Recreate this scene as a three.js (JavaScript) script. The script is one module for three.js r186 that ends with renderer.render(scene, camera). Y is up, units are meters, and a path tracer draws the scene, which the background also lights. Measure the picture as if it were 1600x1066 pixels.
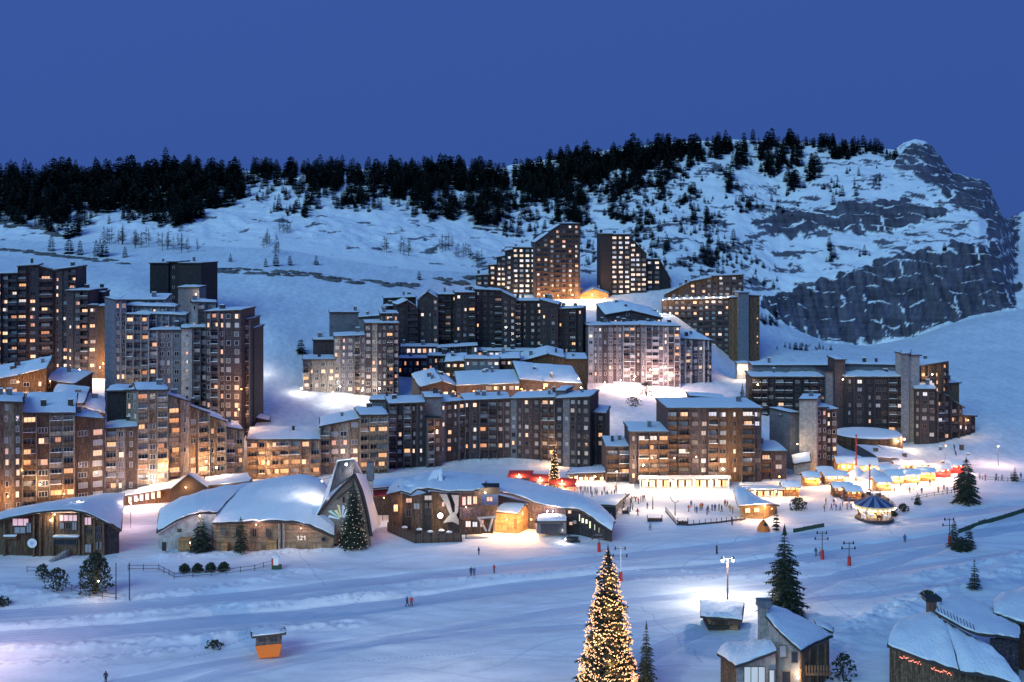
import * as THREE from 'three';
import { mergeGeometries } from 'three/addons/utils/BufferGeometryUtils.js';
import { MarchingCubes } from 'three/addons/objects/MarchingCubes.js';
import { createNoise2D, createNoise3D } from 'simplex-noise';

// ---------------------------------------------------------------- camera, sky, twilight, exposure
const F = 1715, HORIZON = 400, EYE = 65;          // focal length in pixels of a 1600 wide picture, eye line, eye height above the piste
const scene = new THREE.Scene();
const camera = new THREE.PerspectiveCamera(2 * Math.atan(666 / F) * 180 / Math.PI, 1600 / 1332, 1, 6000);
camera.position.set(0, EYE, 0);
camera.lookAt(0, EYE, -100);
camera.setViewOffset(1600, 1332, 0, 266, 1600, 1066);
const renderer = new THREE.WebGLRenderer({ antialias: true });
renderer.toneMapping = THREE.LinearToneMapping;
renderer.toneMappingExposure = 1;
renderer.shadowMap.enabled = true;
{ // blue hour: deep blue all round, a little paler on the side where the sun went down (behind the viewer)
  const w = 256, h = 128, d = new Float32Array(w * h * 4);
  for (let j = 0; j < h; j++) for (let i = 0; i < w; i++) {
    const el = Math.max(0, ((j + 0.5) / h - 0.5) * Math.PI), az = ((i + 0.5) / w - 0.5) * 2 * Math.PI;
    const west = 0.5 + 0.5 * Math.sin(az) * Math.cos(el);
    const t = el / (Math.PI / 2), k = 0.86 + 0.62 * Math.pow(west, 1.5) + 0.26 * Math.sqrt(t) - 0.05 * Math.cos(az) * Math.cos(el);
    d.set([0.0405 * k, 0.0975 * k, 0.36 * k, 1], (j * w + i) * 4);
  }
  const sky = new THREE.DataTexture(d, w, h, THREE.RGBAFormat, THREE.FloatType);
  sky.mapping = THREE.EquirectangularReflectionMapping; sky.magFilter = THREE.LinearFilter; sky.needsUpdate = true;
  scene.background = sky; scene.environment = sky;
}
const sun = new THREE.DirectionalLight(new THREE.Color().setRGB(0.47, 0.9, 1.0), 1.5);   // the after-glow: wide and soft
sun.position.set(-270, 320, 40); sun.target.position.set(0, 20, -400);
sun.shadow.radius = 70; sun.castShadow = true;
Object.assign(sun.shadow.camera, { left: -900, right: 900, top: 700, bottom: -700, near: 1, far: 3000 });
sun.shadow.mapSize.set(4096, 4096); sun.name = 'afterglow';
scene.add(sun, sun.target);

// ---------------------------------------------------------------- helpers
function rngOf(seed) { let s = seed | 0; return () => { s = (s + 0x6d2b79f5) | 0; let t = Math.imul(s ^ (s >>> 15), 1 | s); t = (t + Math.imul(t ^ (t >>> 7), 61 | t)) ^ t; return ((t ^ (t >>> 14)) >>> 0) / 4294967296; }; }
const R0 = rngOf(7), n2 = createNoise2D(rngOf(11)), n3 = createNoise3D(rngOf(12));
const lerp = (a, b, t) => a + (b - a) * t, clamp = (x, a, b) => Math.min(b, Math.max(a, x)), sstep = (a, b, x) => { const t = clamp((x - a) / (b - a), 0, 1); return t * t * (3 - 2 * t); };
const fbm = (x, y, o = 4) => { let s = 0, a = 0.5; for (let i = 0; i < o; i++) { s += a * n2(x, y); x = x * 2.03 + 17; y = y * 2.03 - 9; a *= 0.5; } return s; };
const V = (x, y, z) => new THREE.Vector3(x, y, z);
const P = (u, v, D) => V((u - 800) * D / F, EYE - (v - HORIZON) * D / F, -D);   // where the thing seen at (u, v) stands, D metres out
const taken = new Map();
function nm(name) { const n = taken.get(name) ?? 0; taken.set(name, n + 1); return n ? name + '_' + String(n).padStart(3, '0') : name; }
function tag(o, label, category, group, kind) { if (label) o.userData.label = label; if (category) o.userData.category = category; if (group) o.userData.group = group; if (kind) o.userData.kind = kind; return o; }
function thing(name, label, category, pos, group) { const g = new THREE.Group(); g.name = nm(name); if (pos) g.position.copy(pos); tag(g, label, category, group); scene.add(g); return g; }
function mesh(name, geo, mat, parent, pos, ry = 0) { const m = new THREE.Mesh(geo, mat); m.name = name; if (pos) m.position.copy(pos); m.rotation.y = ry; (parent ?? scene).add(m); return m; }
const rel = (root, p) => p.clone().sub(root.position);

function geoFrom(pos, idx, uv, col) {
  const g = new THREE.BufferGeometry();
  g.setAttribute('position', new THREE.Float32BufferAttribute(pos, 3));
  if (uv) g.setAttribute('uv', new THREE.Float32BufferAttribute(uv, 2));
  if (col) g.setAttribute('color', new THREE.Float32BufferAttribute(col, 3));
  if (idx) g.setIndex(idx);
  g.computeVertexNormals();
  return g;
}
// a six-sided block from its eight corners: four below and four above, in the same turning sense; flat faces, uv in metres
function hexa(b, t) {
  const pos = [], uv = [], idx = [];
  const face = (a, c, d, e) => {
    const k = pos.length / 3, o = a, U = c.clone().sub(a), n = U.clone().cross(e.clone().sub(a)).normalize(), flat = Math.abs(n.y) > 0.8;
    for (const p of [a, c, d, e]) { pos.push(p.x, p.y, p.z); const q = p.clone().sub(o); uv.push(flat ? p.x / 8 : (U.clone().normalize().dot(q) + o.x * 0.37) / 8, flat ? p.z / 8 : p.y / 8); }
    idx.push(k, k + 1, k + 2, k, k + 2, k + 3);
  };
  for (let i = 0; i < 4; i++) { const j = (i + 1) % 4; face(b[i], b[j], t[j], t[i]); }
  face(t[0], t[1], t[2], t[3]); face(b[3], b[2], b[1], b[0]);
  return geoFrom(pos, idx, uv);
}
function box(x0, x1, y0, y1, z0, z1) { return hexa([V(x0, y0, z1), V(x1, y0, z1), V(x1, y0, z0), V(x0, y0, z0)], [V(x0, y1, z1), V(x1, y1, z1), V(x1, y1, z0), V(x0, y1, z0)]); }
function bar(a, b, r, sides = 6, r2 = r) { // a round bar between two points
  const d = b.clone().sub(a), L = d.length(), g = new THREE.CylinderGeometry(r2, r, L, sides);
  g.applyQuaternion(new THREE.Quaternion().setFromUnitVectors(V(0, 1, 0), d.normalize())); g.translate((a.x + b.x) / 2, (a.y + b.y) / 2, (a.z + b.z) / 2); return g;
}
const merge = (list) => mergeGeometries(list.map((g) => { const q = g.index ? g.toNonIndexed() : g; for (const k of Object.keys(q.attributes)) if (!['position', 'normal', 'uv', 'color'].includes(k)) q.deleteAttribute(k); return q; }));
// a closed slab over a grid of points; up(i, j) and down are the offsets of its two faces in metres
function slab(G, up, down) {
  const n = G.length, m = G[0].length, pos = [], uv = [], idx = [];
  for (let s = 0; s < 2; s++) for (let i = 0; i < n; i++) for (let j = 0; j < m; j++) { const p = G[i][j]; pos.push(p.x, p.y + (s ? down : up(i, j)), p.z); uv.push(p.x / 8, (p.z + p.y * 0.6) / 8); }
  const at = (s, i, j) => s * n * m + i * m + j;
  for (let i = 0; i < n - 1; i++) for (let j = 0; j < m - 1; j++) {
    idx.push(at(0, i, j), at(0, i + 1, j), at(0, i + 1, j + 1), at(0, i, j), at(0, i + 1, j + 1), at(0, i, j + 1));
    idx.push(at(1, i, j), at(1, i + 1, j + 1), at(1, i + 1, j), at(1, i, j), at(1, i, j + 1), at(1, i + 1, j + 1));
  }
  const edge = (a, b, c, d) => { const k = pos.length / 3; for (const q of [a, b, c, d]) { pos.push(pos[q * 3], pos[q * 3 + 1], pos[q * 3 + 2]); uv.push(uv[q * 2], uv[q * 2 + 1]); } idx.push(k, k + 1, k + 2, k, k + 2, k + 3); };
  for (let i = 0; i < n - 1; i++) { edge(at(1, i, 0), at(1, i + 1, 0), at(0, i + 1, 0), at(0, i, 0)); edge(at(1, i + 1, m - 1), at(1, i, m - 1), at(0, i, m - 1), at(0, i + 1, m - 1)); }
  for (let j = 0; j < m - 1; j++) { edge(at(1, 0, j + 1), at(1, 0, j), at(0, 0, j), at(0, 0, j + 1)); edge(at(1, n - 1, j), at(1, n - 1, j + 1), at(0, n - 1, j + 1), at(0, n - 1, j)); }
  return geoFrom(pos, idx, uv);
}
const rimOf = (i, n) => Math.min(i, n - 1 - i) === 0 ? 0.35 : Math.min(i, n - 1 - i) === 1 ? 0.86 : 1;

// ---------------------------------------------------------------- materials
function noiseTex(size, f, srgb = true, rep = 1) {
  const d = new Uint8Array(size * size * 4);
  for (let j = 0; j < size; j++) for (let i = 0; i < size; i++) { const c = f(i / size, j / size); for (let k = 0; k < 3; k++) d[(j * size + i) * 4 + k] = clamp(Array.isArray(c) ? c[k] : c, 0, 1) * 255; d[(j * size + i) * 4 + 3] = 255; }
  const t = new THREE.DataTexture(d, size, size); t.magFilter = THREE.LinearFilter; t.wrapS = t.wrapT = THREE.RepeatWrapping; if (srgb) t.colorSpace = THREE.SRGBColorSpace; t.repeat.set(rep, rep); t.needsUpdate = true; return t;
}
const T2 = Math.PI * 2, wrapN = (x, y, f, s = 0) => n3(Math.cos(x * T2) * f + s, Math.sin(x * T2) * f + y * 0.01, Math.sin(y * T2) * f + Math.cos(y * T2) * f * 0.7);   // noise that meets itself at the edges
const plankT = noiseTex(256, (x, y) => { // weathered vertical boards, 24 to a tile of 8 m
  const k = Math.floor(x * 24), e = (x * 24) % 1, tone = 0.5 + 0.5 * n2(k * 7.3, Math.floor(y * 3 + (k % 3) / 3) * 3.1);
  return (0.56 + 0.34 * tone + 0.16 * wrapN(x, y, 2.5) - 0.12 * Math.max(0, n2(x * 60, y * 2))) * (e < 0.1 ? 0.6 : 1) + 0.07 * n2(x * 190, y * 9);
});
const plankH = noiseTex(256, (x, y) => { const k = Math.floor(y * 24), e = (y * 24) % 1, tone = 0.5 + 0.5 * n2(k * 5.3, Math.floor(x * 3) * 2.1); return (0.7 + 0.22 * tone + 0.1 * wrapN(x, y, 2.5)) * (e < 0.1 ? 0.62 : 1) + 0.06 * n2(x * 9, y * 190); });
const shingleT = noiseTex(256, (x, y) => { // cedar shingles
  const r = Math.floor(y * 28), k = Math.floor(x * 40 + (r % 2) * 0.5), tone = 0.5 + 0.5 * n2(k * 3.7, r * 5.9), e = (y * 28) % 1;
  return (0.52 + 0.38 * tone + 0.16 * wrapN(x, y, 1.6) - 0.14 * Math.max(0, n2(x * 50, y * 2.5))) * (e < 0.16 ? 0.7 : 1);
});
const plasterT = noiseTex(256, (x, y) => 0.84 + 0.1 * wrapN(x, y, 1.2) + 0.08 * wrapN(x, y, 4) + 0.05 * n2(x * 60, y * 60) - 0.06 * Math.max(0, n2(x * 46, y * 2.5)));
const snowB = noiseTex(512, (x, y) => 0.5 + 0.22 * wrapN(x, y, 1.5) + 0.16 * wrapN(x, y, 5, 3) + 0.14 * wrapN(x, y, 13, 7) + 0.06 * n2(x * 150, y * 150), false);
const std = (c, rough = 0.85, extra = {}) => new THREE.MeshStandardMaterial({ color: Array.isArray(c) ? new THREE.Color().setRGB(...c) : c, roughness: rough, ...extra });
const clad = (c, map) => std(c, 0.85, { map, bumpMap: map, bumpScale: 0.03 });
const M = {
  snow: std([0.86, 0.88, 0.9], 0.75, { bumpMap: snowB, bumpScale: 0.14 }),
  brown: clad([0.19, 0.118, 0.085], plankT), tan: clad([0.42, 0.29, 0.2], plankT), beige: clad([0.56, 0.46, 0.38], plankT), dark: clad([0.082, 0.064, 0.076], shingleT), darker: clad([0.046, 0.039, 0.05], shingleT),
  mauve: clad([0.34, 0.31, 0.36], shingleT), paleMauve: clad([0.55, 0.51, 0.55], plasterT), blueGrey: clad([0.32, 0.33, 0.42], shingleT), grey: clad([0.25, 0.215, 0.23], shingleT), slate: clad([0.2, 0.21, 0.25], plasterT), concrete: clad([0.42, 0.4, 0.4], plasterT), rust: clad([0.17, 0.085, 0.045], plankT), plum: clad([0.14, 0.1, 0.118], shingleT),
  pale: clad([0.6, 0.57, 0.56], plasterT), white: std([0.78, 0.77, 0.76], 0.6), honey: clad([0.5, 0.28, 0.12], plankH), oak: clad([0.25, 0.15, 0.085], plankT), log: clad([0.4, 0.26, 0.16], plankH),
  fascia: std([0.045, 0.035, 0.032], 0.8), frame: std([0.46, 0.43, 0.42], 0.6), frameD: std([0.12, 0.085, 0.07], 0.7), black: std([0.02, 0.02, 0.022], 0.6), metal: std([0.25, 0.25, 0.26], 0.45, { metalness: 0.7 }),
  glass: std([0.015, 0.018, 0.024], 0.12), glassB: std([0.03, 0.035, 0.05], 0.2), curtain: std([0.3, 0.31, 0.34], 0.5), blind: std([0.15, 0.14, 0.14], 0.5), drape: std([0.3, 0.16, 0.1], 0.9),
  red: std([0.45, 0.03, 0.02], 0.6), orange: std([0.75, 0.17, 0.02], 0.55), bark: std([0.07, 0.05, 0.035], 0.95), needle: std([0.01, 0.016, 0.013], 0.9), needleB: std([0.024, 0.038, 0.024], 0.9), twig: std([0.085, 0.075, 0.075], 0.95), green: std([0.03, 0.07, 0.035], 0.8), wire: std([0.03, 0.03, 0.03], 0.7),
};
M.russet = clad([0.34, 0.165, 0.08], plankT);
const glow = (r, g, b, k) => new THREE.MeshStandardMaterial({ color: new THREE.Color().setRGB(0.5, 0.45, 0.4), roughness: 0.6, emissive: new THREE.Color().setRGB(r, g, b), emissiveIntensity: k });
const LIT = [glow(1, 0.39, 0.1, 0.9), glow(1, 0.44, 0.14, 1.05), glow(1, 0.5, 0.2, 1.2), glow(1, 0.33, 0.07, 0.7), glow(1, 0.56, 0.27, 1.5)], LITB = [glow(1, 0.78, 0.66, 1.0), glow(1, 0.7, 0.5, 1.2), glow(0.85, 0.8, 0.95, 0.8), glow(1, 0.62, 0.34, 0.9)], DIM = [glow(0.9, 0.4, 0.16, 0.16), glow(0.5, 0.45, 0.6, 0.14)];
const BULB = { white: glow(1, 0.93, 0.82, 40), warm: glow(1, 0.68, 0.36, 30), amber: glow(1, 0.45, 0.12, 20), pink: glow(1, 0.72, 0.78, 25) };
const HUE = { white: [1, 0.92, 0.82], warm: [1, 0.7, 0.42], amber: [1, 0.5, 0.18], pink: [1, 0.68, 0.72], rose: [1, 0.62, 0.5] };
const bulbG = new THREE.SphereGeometry(0.2, 8, 6);
function lamp(parent, at, hue, cd, size = 1, shape = 'point', aim) { // a glowing bulb with its light inside it; parent's own axes
  const b = mesh('lamp_bulb', bulbG, BULB[hue] ?? BULB.warm, parent, at); b.scale.setScalar(Math.min(size, 1.2));
  const c = new THREE.Color().setRGB(...HUE[hue]);
  let l;
  if (shape === 'spot') { l = new THREE.SpotLight(c, cd, 0, aim.angle, 0.6); l.target.position.copy(aim.to); parent.add(l.target); l.target.name = 'aim'; }
  else l = new THREE.PointLight(c, cd);
  l.position.copy(at); l.castShadow = true; l.shadow.radius = 8; l.name = 'lamp_light'; parent.add(l);
  return b;
}

// ---------------------------------------------------------------- the land: profiles from the near piste to the ridge, one for each bearing
const y0 = (D) => HORIZON + EYE * F / D;   // where level ground at the height of the piste is seen
const near = (a = 262, b = 310) => [[30, y0(30)], [150, y0(150)], [210, y0(210)], [a, y0(a)], [b, y0(b)]];
const PROFILE = [
  [-700, [...near(262, 290), [350, 660], [400, 585], [480, 440], [560, 405], [600, 385], [640, 355], [680, 340], [740, 310], [800, 285]]],
  [0, [...near(262, 296), [350, 650], [400, 582], [480, 430], [560, 400], [600, 375], [640, 348], [680, 330], [740, 300], [800, 276]]],
  [200, [...near(262, 306), [350, 655], [400, 590], [470, 442], [545, 412], [600, 380], [650, 345], [690, 325], [745, 292], [805, 268]]],
  [430, [...near(262, 326), [350, 662], [400, 602], [440, 520], [520, 436], [600, 388], [660, 342], [700, 318], [760, 286], [820, 265]]],
  [630, [...near(270, 340), [380, 668], [420, 604], [460, 556], [530, 458], [600, 420], [670, 370], [720, 332], [780, 290], [850, 262]]],
  [800, [...near(270, 345), [390, 650], [430, 592], [480, 540], [590, 468], [640, 428], [700, 378], [750, 338], [820, 294], [880, 258]]],
  [920, [...near(275, 345), [390, 652], [445, 614], [500, 515], [600, 468], [650, 428], [720, 368], [770, 325], [840, 280], [900, 240]]],
  [1050, [...near(275, 335), [390, 655], [450, 612], [500, 522], [590, 470], [640, 425], [710, 365], [770, 315], [840, 265], [910, 222]]],
  [1150, [...near(275, 335), [400, 628], [450, 606], [540, 572], [590, 525], [640, 450], [700, 390], [770, 325], [840, 265], [920, 220]]],
  [1220, [...near(275, 340), [390, 655], [450, 600], [545, 560], [615, 530], [640, 505], [680, 440], [755, 362], [775, 342], [920, 222]]],
  [1290, [...near(275, 350), [390, 660], [450, 592], [550, 556], [620, 540], [650, 536], [684, 432], [755, 362], [771, 326], [920, 224]]],
  [1360, [...near(275, 360), [400, 676], [460, 600], [550, 562], [630, 546], [660, 541], [690, 422], [755, 366], [771, 318], [925, 228]]],
  [1430, [...near(275, 360), [400, 672], [460, 605], [555, 558], [640, 533], [668, 526], [700, 398], [760, 352], [778, 314], [930, 219]]],
  [1480, [...near(275, 352), [400, 662], [465, 604], [558, 554], [640, 515], [674, 507], [706, 388], [765, 338], [785, 300], [945, 250]]],
  [1530, [...near(275, 348), [400, 656], [468, 602], [560, 552], [640, 506], [684, 495], [714, 386], [772, 338], [790, 318], [950, 285]]],
  [1562, [...near(275, 346), [400, 655], [470, 600], [560, 550], [640, 503], [690, 488], [720, 405], [790, 352], [810, 340], [952, 300]]],
  [1585, [...near(275, 346), [400, 655], [470, 600], [560, 550], [640, 502], [695, 484], [745, 450], [830, 410], [980, 375], [1250, 340]]],
  [1640, [...near(275, 346), [400, 655], [470, 600], [560, 550], [640, 500], [700, 480], [780, 440], [880, 400], [1040, 360], [1300, 318]]],
  [2300, [...near(275, 346), [400, 650], [470, 590], [560, 540], [640, 490], [720, 450], [820, 410], [930, 370], [1080, 330], [1320, 290]]],
].map(([u, pts]) => [u, [...pts.map(([D, v]) => [D, EYE - (v - HORIZON) * D / F])]]);
for (const [, p] of PROFILE) { const e = p[p.length - 1]; p.push([e[0] + 60, e[1] - 4], [e[0] + 330, e[1] - 90]); p[0][1] = 6; }   // beyond the ridge the ground falls away
const ROWS = [8, 110, 84, 34, 22, 20, 20, 20, 18, 60, 44, 36, 70, 10, 8], U0 = -420, U1 = 1960, STEPU = 2.5, NC = Math.round((U1 - U0) / STEPU) + 1;
const rowT = []; ROWS.forEach((n, k) => { for (let i = 0; i < n; i++) rowT.push(k + i / n); }); rowT.push(ROWS.length - 1e-6);
const NR = rowT.length, gD = new Float32Array(NC * NR), gY = new Float32Array(NC * NR), gRock = new Float32Array(NC * NR);
const FOOT = rowT.findIndex((t) => t >= 9);   // from here up it is the mountain
for (let c = 0; c < NC; c++) {
  const u = U0 + c * STEPU; let k = 0; while (k < PROFILE.length - 2 && PROFILE[k + 1][0] < u) k++;
  const a = PROFILE[k], b = PROFILE[k + 1], f = clamp((u - a[0]) / (b[0] - a[0]), 0, 1);
  for (let r = 0; r < NR; r++) { const t = rowT[r], s = Math.floor(t), q = t - s, pt = (p) => [lerp(p[s][0], p[s + 1][0], q), lerp(p[s][1], p[s + 1][1], q)], A = pt(a[1]), B = pt(b[1]); gD[c * NR + r] = lerp(A[0], B[0], f); gY[c * NR + r] = lerp(A[1], B[1], f); }
}
const RIDGE = [[-420, 286], [0, 277], [200, 269], [430, 266], [630, 262], [700, 258], [780, 263], [800, 256], [860, 248], [920, 238], [1000, 226], [1080, 219], [1150, 217], [1250, 222], [1340, 226], [1398, 234], [1412, 223], [1430, 217], [1447, 221], [1458, 233], [1472, 250], [1486, 270], [1500, 272], [1516, 278], [1534, 283], [1547, 290], [1555, 314], [1563, 332], [1572, 345], [1585, 338], [1600, 330], [1640, 316], [1960, 296]];
const RT = 13, rIdx = rowT.findIndex((t) => t >= RT), r12 = rowT.findIndex((t) => t >= 12);
for (let c = 0; c < NC; c++) { // the skyline, point by point
  const u = U0 + c * STEPU; let k = 0; while (k < RIDGE.length - 2 && RIDGE[k + 1][0] < u) k++;
  const v = lerp(RIDGE[k][1], RIDGE[k + 1][1], clamp((u - RIDGE[k][0]) / (RIDGE[k + 1][0] - RIDGE[k][0]), 0, 1)), o = c * NR, y = EYE - (v - HORIZON) * gD[o + rIdx] / F, dy = y - gY[o + rIdx];
  for (let r = r12; r < NR; r++) gY[o + r] += dy * (r < rIdx ? (r - r12) / (rIdx - r12) : 1);
}
for (let it = 0; it < 14; it++) for (const g of [gY, gD]) { // ease the folds of the lower ground
  const old = Float32Array.from(g);
  for (let c = 1; c < NC - 1; c++) for (let r = 2; r < NR - 1; r++) { if (rowT[r] > 8.6 && (U0 + c * STEPU > 1170 || it > 5)) continue; const i = c * NR + r; g[i] = lerp(old[i], (old[i - 1] + old[i + 1] + old[i - NR] + old[i + NR]) / 4, 0.55); }
}
const inPoly = (x, y, p) => { let k = false; for (let i = 0, j = p.length - 1; i < p.length; j = i++) if ((p[i][1] > y) !== (p[j][1] > y) && x < (p[j][0] - p[i][0]) * (y - p[i][1]) / (p[j][1] - p[i][1]) + p[i][0]) k = !k; return k; };
const segD = (x, z, a, b) => { const dx = b[0] - a[0], dz = b[1] - a[1], t = clamp(((x - a[0]) * dx + (z - a[1]) * dz) / (dx * dx + dz * dz), 0, 1); return [Math.hypot(x - a[0] - dx * t, z - a[1] - dz * t), t]; };
const gxz = (u, v) => { const p = P(u, v, EYE * F / (v - HORIZON)); return [p.x, p.z]; };   // a point of the level piste
const path = (l) => l.map(([u, v]) => gxz(u, v));
const BANKS = [ // ridges of shovelled snow and the ruts of the groomed tracks: line, half width, height
  [path([[-60, 985], [120, 968], [300, 952], [470, 940], [640, 925]]), 1.6, 0.75], [path([[-60, 1018], [160, 1010], [330, 996], [440, 985], [560, 975]]), 2.6, 0.8], [path([[-60, 1040], [150, 1030], [300, 1015]]), 2.2, 0.35],
  [path([[0, 920], [120, 940], [260, 930], [420, 905], [480, 890]]), 2.6, 0.7], [path([[640, 912], [800, 900], [920, 890], [1100, 888], [1300, 880]]), 1.8, 0.4], [path([[930, 905], [1100, 902], [1260, 896]]), 1.5, 0.3],
  [path([[250, 872], [330, 868], [420, 866], [520, 860]]), 2.5, 0.9], [path([[1290, 1010], [1360, 970], [1450, 935], [1600, 890]]), 4, 1.2], [path([[1430, 905], [1500, 890], [1600, 868]]), 3, 0.9],
];
const TRACKS = [path([[-80, 998], [150, 985], [330, 968], [560, 950], [760, 922], [960, 900], [1200, 878], [1660, 812]]), path([[-60, 960], [200, 945], [420, 925], [640, 900], [900, 876], [1150, 850], [1700, 775]]), path([[150, 1130], [300, 1066], [600, 1000], [900, 950], [1200, 915], [1700, 850]]), path([[-150, 1110], [100, 1080], [500, 1010], [800, 985], [1000, 975], [1250, 940], [1700, 900]]), path([[900, 1090], [1060, 1000], [1300, 905], [1450, 860], [1720, 760]])];
const lineD = (x, z, l) => { let d = 1e9; for (let i = 0; i + 1 < l.length; i++) d = Math.min(d, segD(x, z, l[i], l[i + 1])[0]); return d; };
const CLIFF = [[1178, 486], [1215, 462], [1258, 445], [1330, 420], [1400, 402], [1470, 390], [1535, 386], [1566, 408], [1592, 462], [1592, 490], [1520, 500], [1450, 518], [1390, 532], [1330, 544], [1270, 536], [1225, 512], [1195, 520]];
const BAND = [[1180, 348], [1210, 336], [1290, 330], [1330, 316], [1400, 312], [1445, 318], [1475, 335], [1440, 352], [1400, 358], [1345, 368], [1300, 360], [1240, 372], [1205, 366]];
const CREST = [[1395, 262], [1412, 232], [1432, 224], [1452, 226], [1475, 246], [1490, 276], [1530, 282], [1552, 290], [1568, 338], [1540, 344], [1500, 326], [1468, 296], [1430, 276]];
for (let c = 0; c < NC; c++) for (let r = 0; r < NR; r++) {
  const i = c * NR + r, u = U0 + c * STEPU, t = rowT[r], D = gD[i], x = (u - 800) * D / F, z = -D, v = HORIZON - (gY[i] - EYE) * F / D;
  let h = 0;
  if (t < 4) {
    h += 0.3 * fbm(x / 30, z / 22, 3) + 0.03 * fbm(x / 5, z / 4, 2);
    for (const [l, w, k0] of BANKS) { const d = lineD(x, z, l); if (d < w * 2.2) h += k0 * 0.85 * Math.exp(-(d * d) / (w * w)) * (0.85 + 0.45 * n2(x / 9, z / 5) + 0.22 * n2(x / 2.6, z / 2.2)); }
    TRACKS.forEach((l, k) => { const d = lineD(x, z, l) + 0.5 * n2(x / 14, z / 14), w = [3.4, 2.6, 1.6, 1.4, 2][k]; if (d < w + 2) h -= [0.42, 0.3, 0.14, 0.12, 0.2][k] * sstep(w + 0.9, w - 0.2, d); });
  } else if (t < 9) h += 0.7 * sstep(4, 6, t) * fbm(x / 40, z / 40, 4);
  else {
    const k = sstep(9, 9.6, t), crest = sstep(13.15, 12.6, t);
    h += k * crest * (3.0 * fbm(x / 75, z / 60, 5) + 1.0 * fbm(x / 16, z / 16, 3));
    let rk = 0; const y = gY[i];
    const wob = 22 * fbm(x / 30, y / 14, 4), wv = 14 * fbm(x / 22 + 40, y / 16, 4);
    const bed = y + 0.035 * x + 2.2 * fbm(x / 60, y / 40, 3), strata = n2(x / 60 + 3, bed / 2.1) * 0.6 + n2(x / 18, bed / 0.9) * 0.4, gully = fbm(x / 9 + 11, y / 46, 4), snowLedge = strata > 0.34 && n2(x / 17, bed / 3) > 0.12;
    const cl = inPoly(u + wob, v + wv, CLIFF), bd = inPoly(u + wob, v + wv * 0.8, BAND), cr = inPoly(u + wob * 0.4, v + wv * 0.3, CREST) || (u > 1528 && u < 1592 + 10 * n2(y / 9, 2) && v < 470 && t < 13.2 && t > (u + wob * 0.5 < 1543 ? 10.9 : 9.8));
    const ph = bed / 8.6 + 0.9 * fbm(x / 55 + 7, y / 60, 3), fr = ph - Math.floor(ph), face = cl || bd || cr, shelf = fr > 0.72 && fr < 0.97 && fbm(x / 13 + 5, y / 6, 3) > (cl && t < 9.85 ? 0.13 : -0.16);   // cliffs climb in steps; snow lies on the treads
    if (face) { h += 8.6 * 0.85 * ((fr < 0.74 ? fr / 0.74 : 1) - fr); rk = shelf || gully > 0.46 ? 0 : 1; }
    const right = sstep(840, 1000, u) * sstep(1600, 1540, u), patch = fbm(x / 36 + 50, y / 11, 5) + 0.3 * strata + 0.25 * fbm(x / 6, y / 2.4, 2);
    if (t < 12.97 && right > 0 && patch > lerp(0.62, v > 300 ? 0.23 : 0.3, right)) rk = Math.max(rk, 0.95);
    if (u < 1000 && t < 12.97 && fbm(x / 30 - 20, y / 9, 5) + 0.25 * strata + 0.2 * fbm(x / 6, y / 2.4, 2) > lerp(0.47, 0.4, sstep(300, 700, u))) rk = Math.max(rk, 0.9);
    if (t >= 13.3) rk = 0;
    gRock[i] = rk;
    if (rk > 0.5) { // bedding ledges, joints and buttresses
      const led = 0.3 * Math.sign(strata) * Math.sqrt(Math.abs(strata)) + 1.7 * gully + 0.4 * n2(x / 2.6, y / 8);
      gD[i] -= (cl ? 3.0 : 1.5) * led; h += 0.3 * led;
    }
  }
  gY[i] += h;
}
for (let c = 0; c < NC; c++) for (let r = 1; r < NR; r++) { const i = c * NR + r; if (gD[i] < gD[i - 1] + 0.05) gD[i] = gD[i - 1] + 0.05; }
const colH = (c, D) => { let a = 0, b = NR - 1; const o = c * NR; if (D <= gD[o]) return gY[o]; if (D >= gD[o + b]) return gY[o + b]; while (b - a > 1) { const m = (a + b) >> 1; if (gD[o + m] <= D) a = m; else b = m; } return lerp(gY[o + a], gY[o + b], (D - gD[o + a]) / (gD[o + b] - gD[o + a])); };
function H(x, z) { const D = -z, c = clamp((800 + x * F / D - U0) / STEPU, 0, NC - 1.001), k = Math.floor(c); return lerp(colH(k, D), colH(k + 1, D), c - k); }
function seen(u, v, from = 120) { // the ground that shows at (u, v)
  const c = clamp(Math.round((u - U0) / STEPU), 0, NC - 1), o = c * NR;
  for (let r = 1; r < NR; r++) { if (gD[o + r] < from) continue; const va = HORIZON - (gY[o + r - 1] - EYE) * F / gD[o + r - 1], vb = HORIZON - (gY[o + r] - EYE) * F / gD[o + r]; if (vb <= v) { const f = va > v ? (va - v) / (va - vb) : 1, D = lerp(gD[o + r - 1], gD[o + r], f), x = (u - 800) * D / F; return V(x, H(x, -D), -D); } }
  return null;
}
const onGround = (u, D) => { const x = (u - 800) * D / F; return V(x, H(x, -D), -D); };
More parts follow.
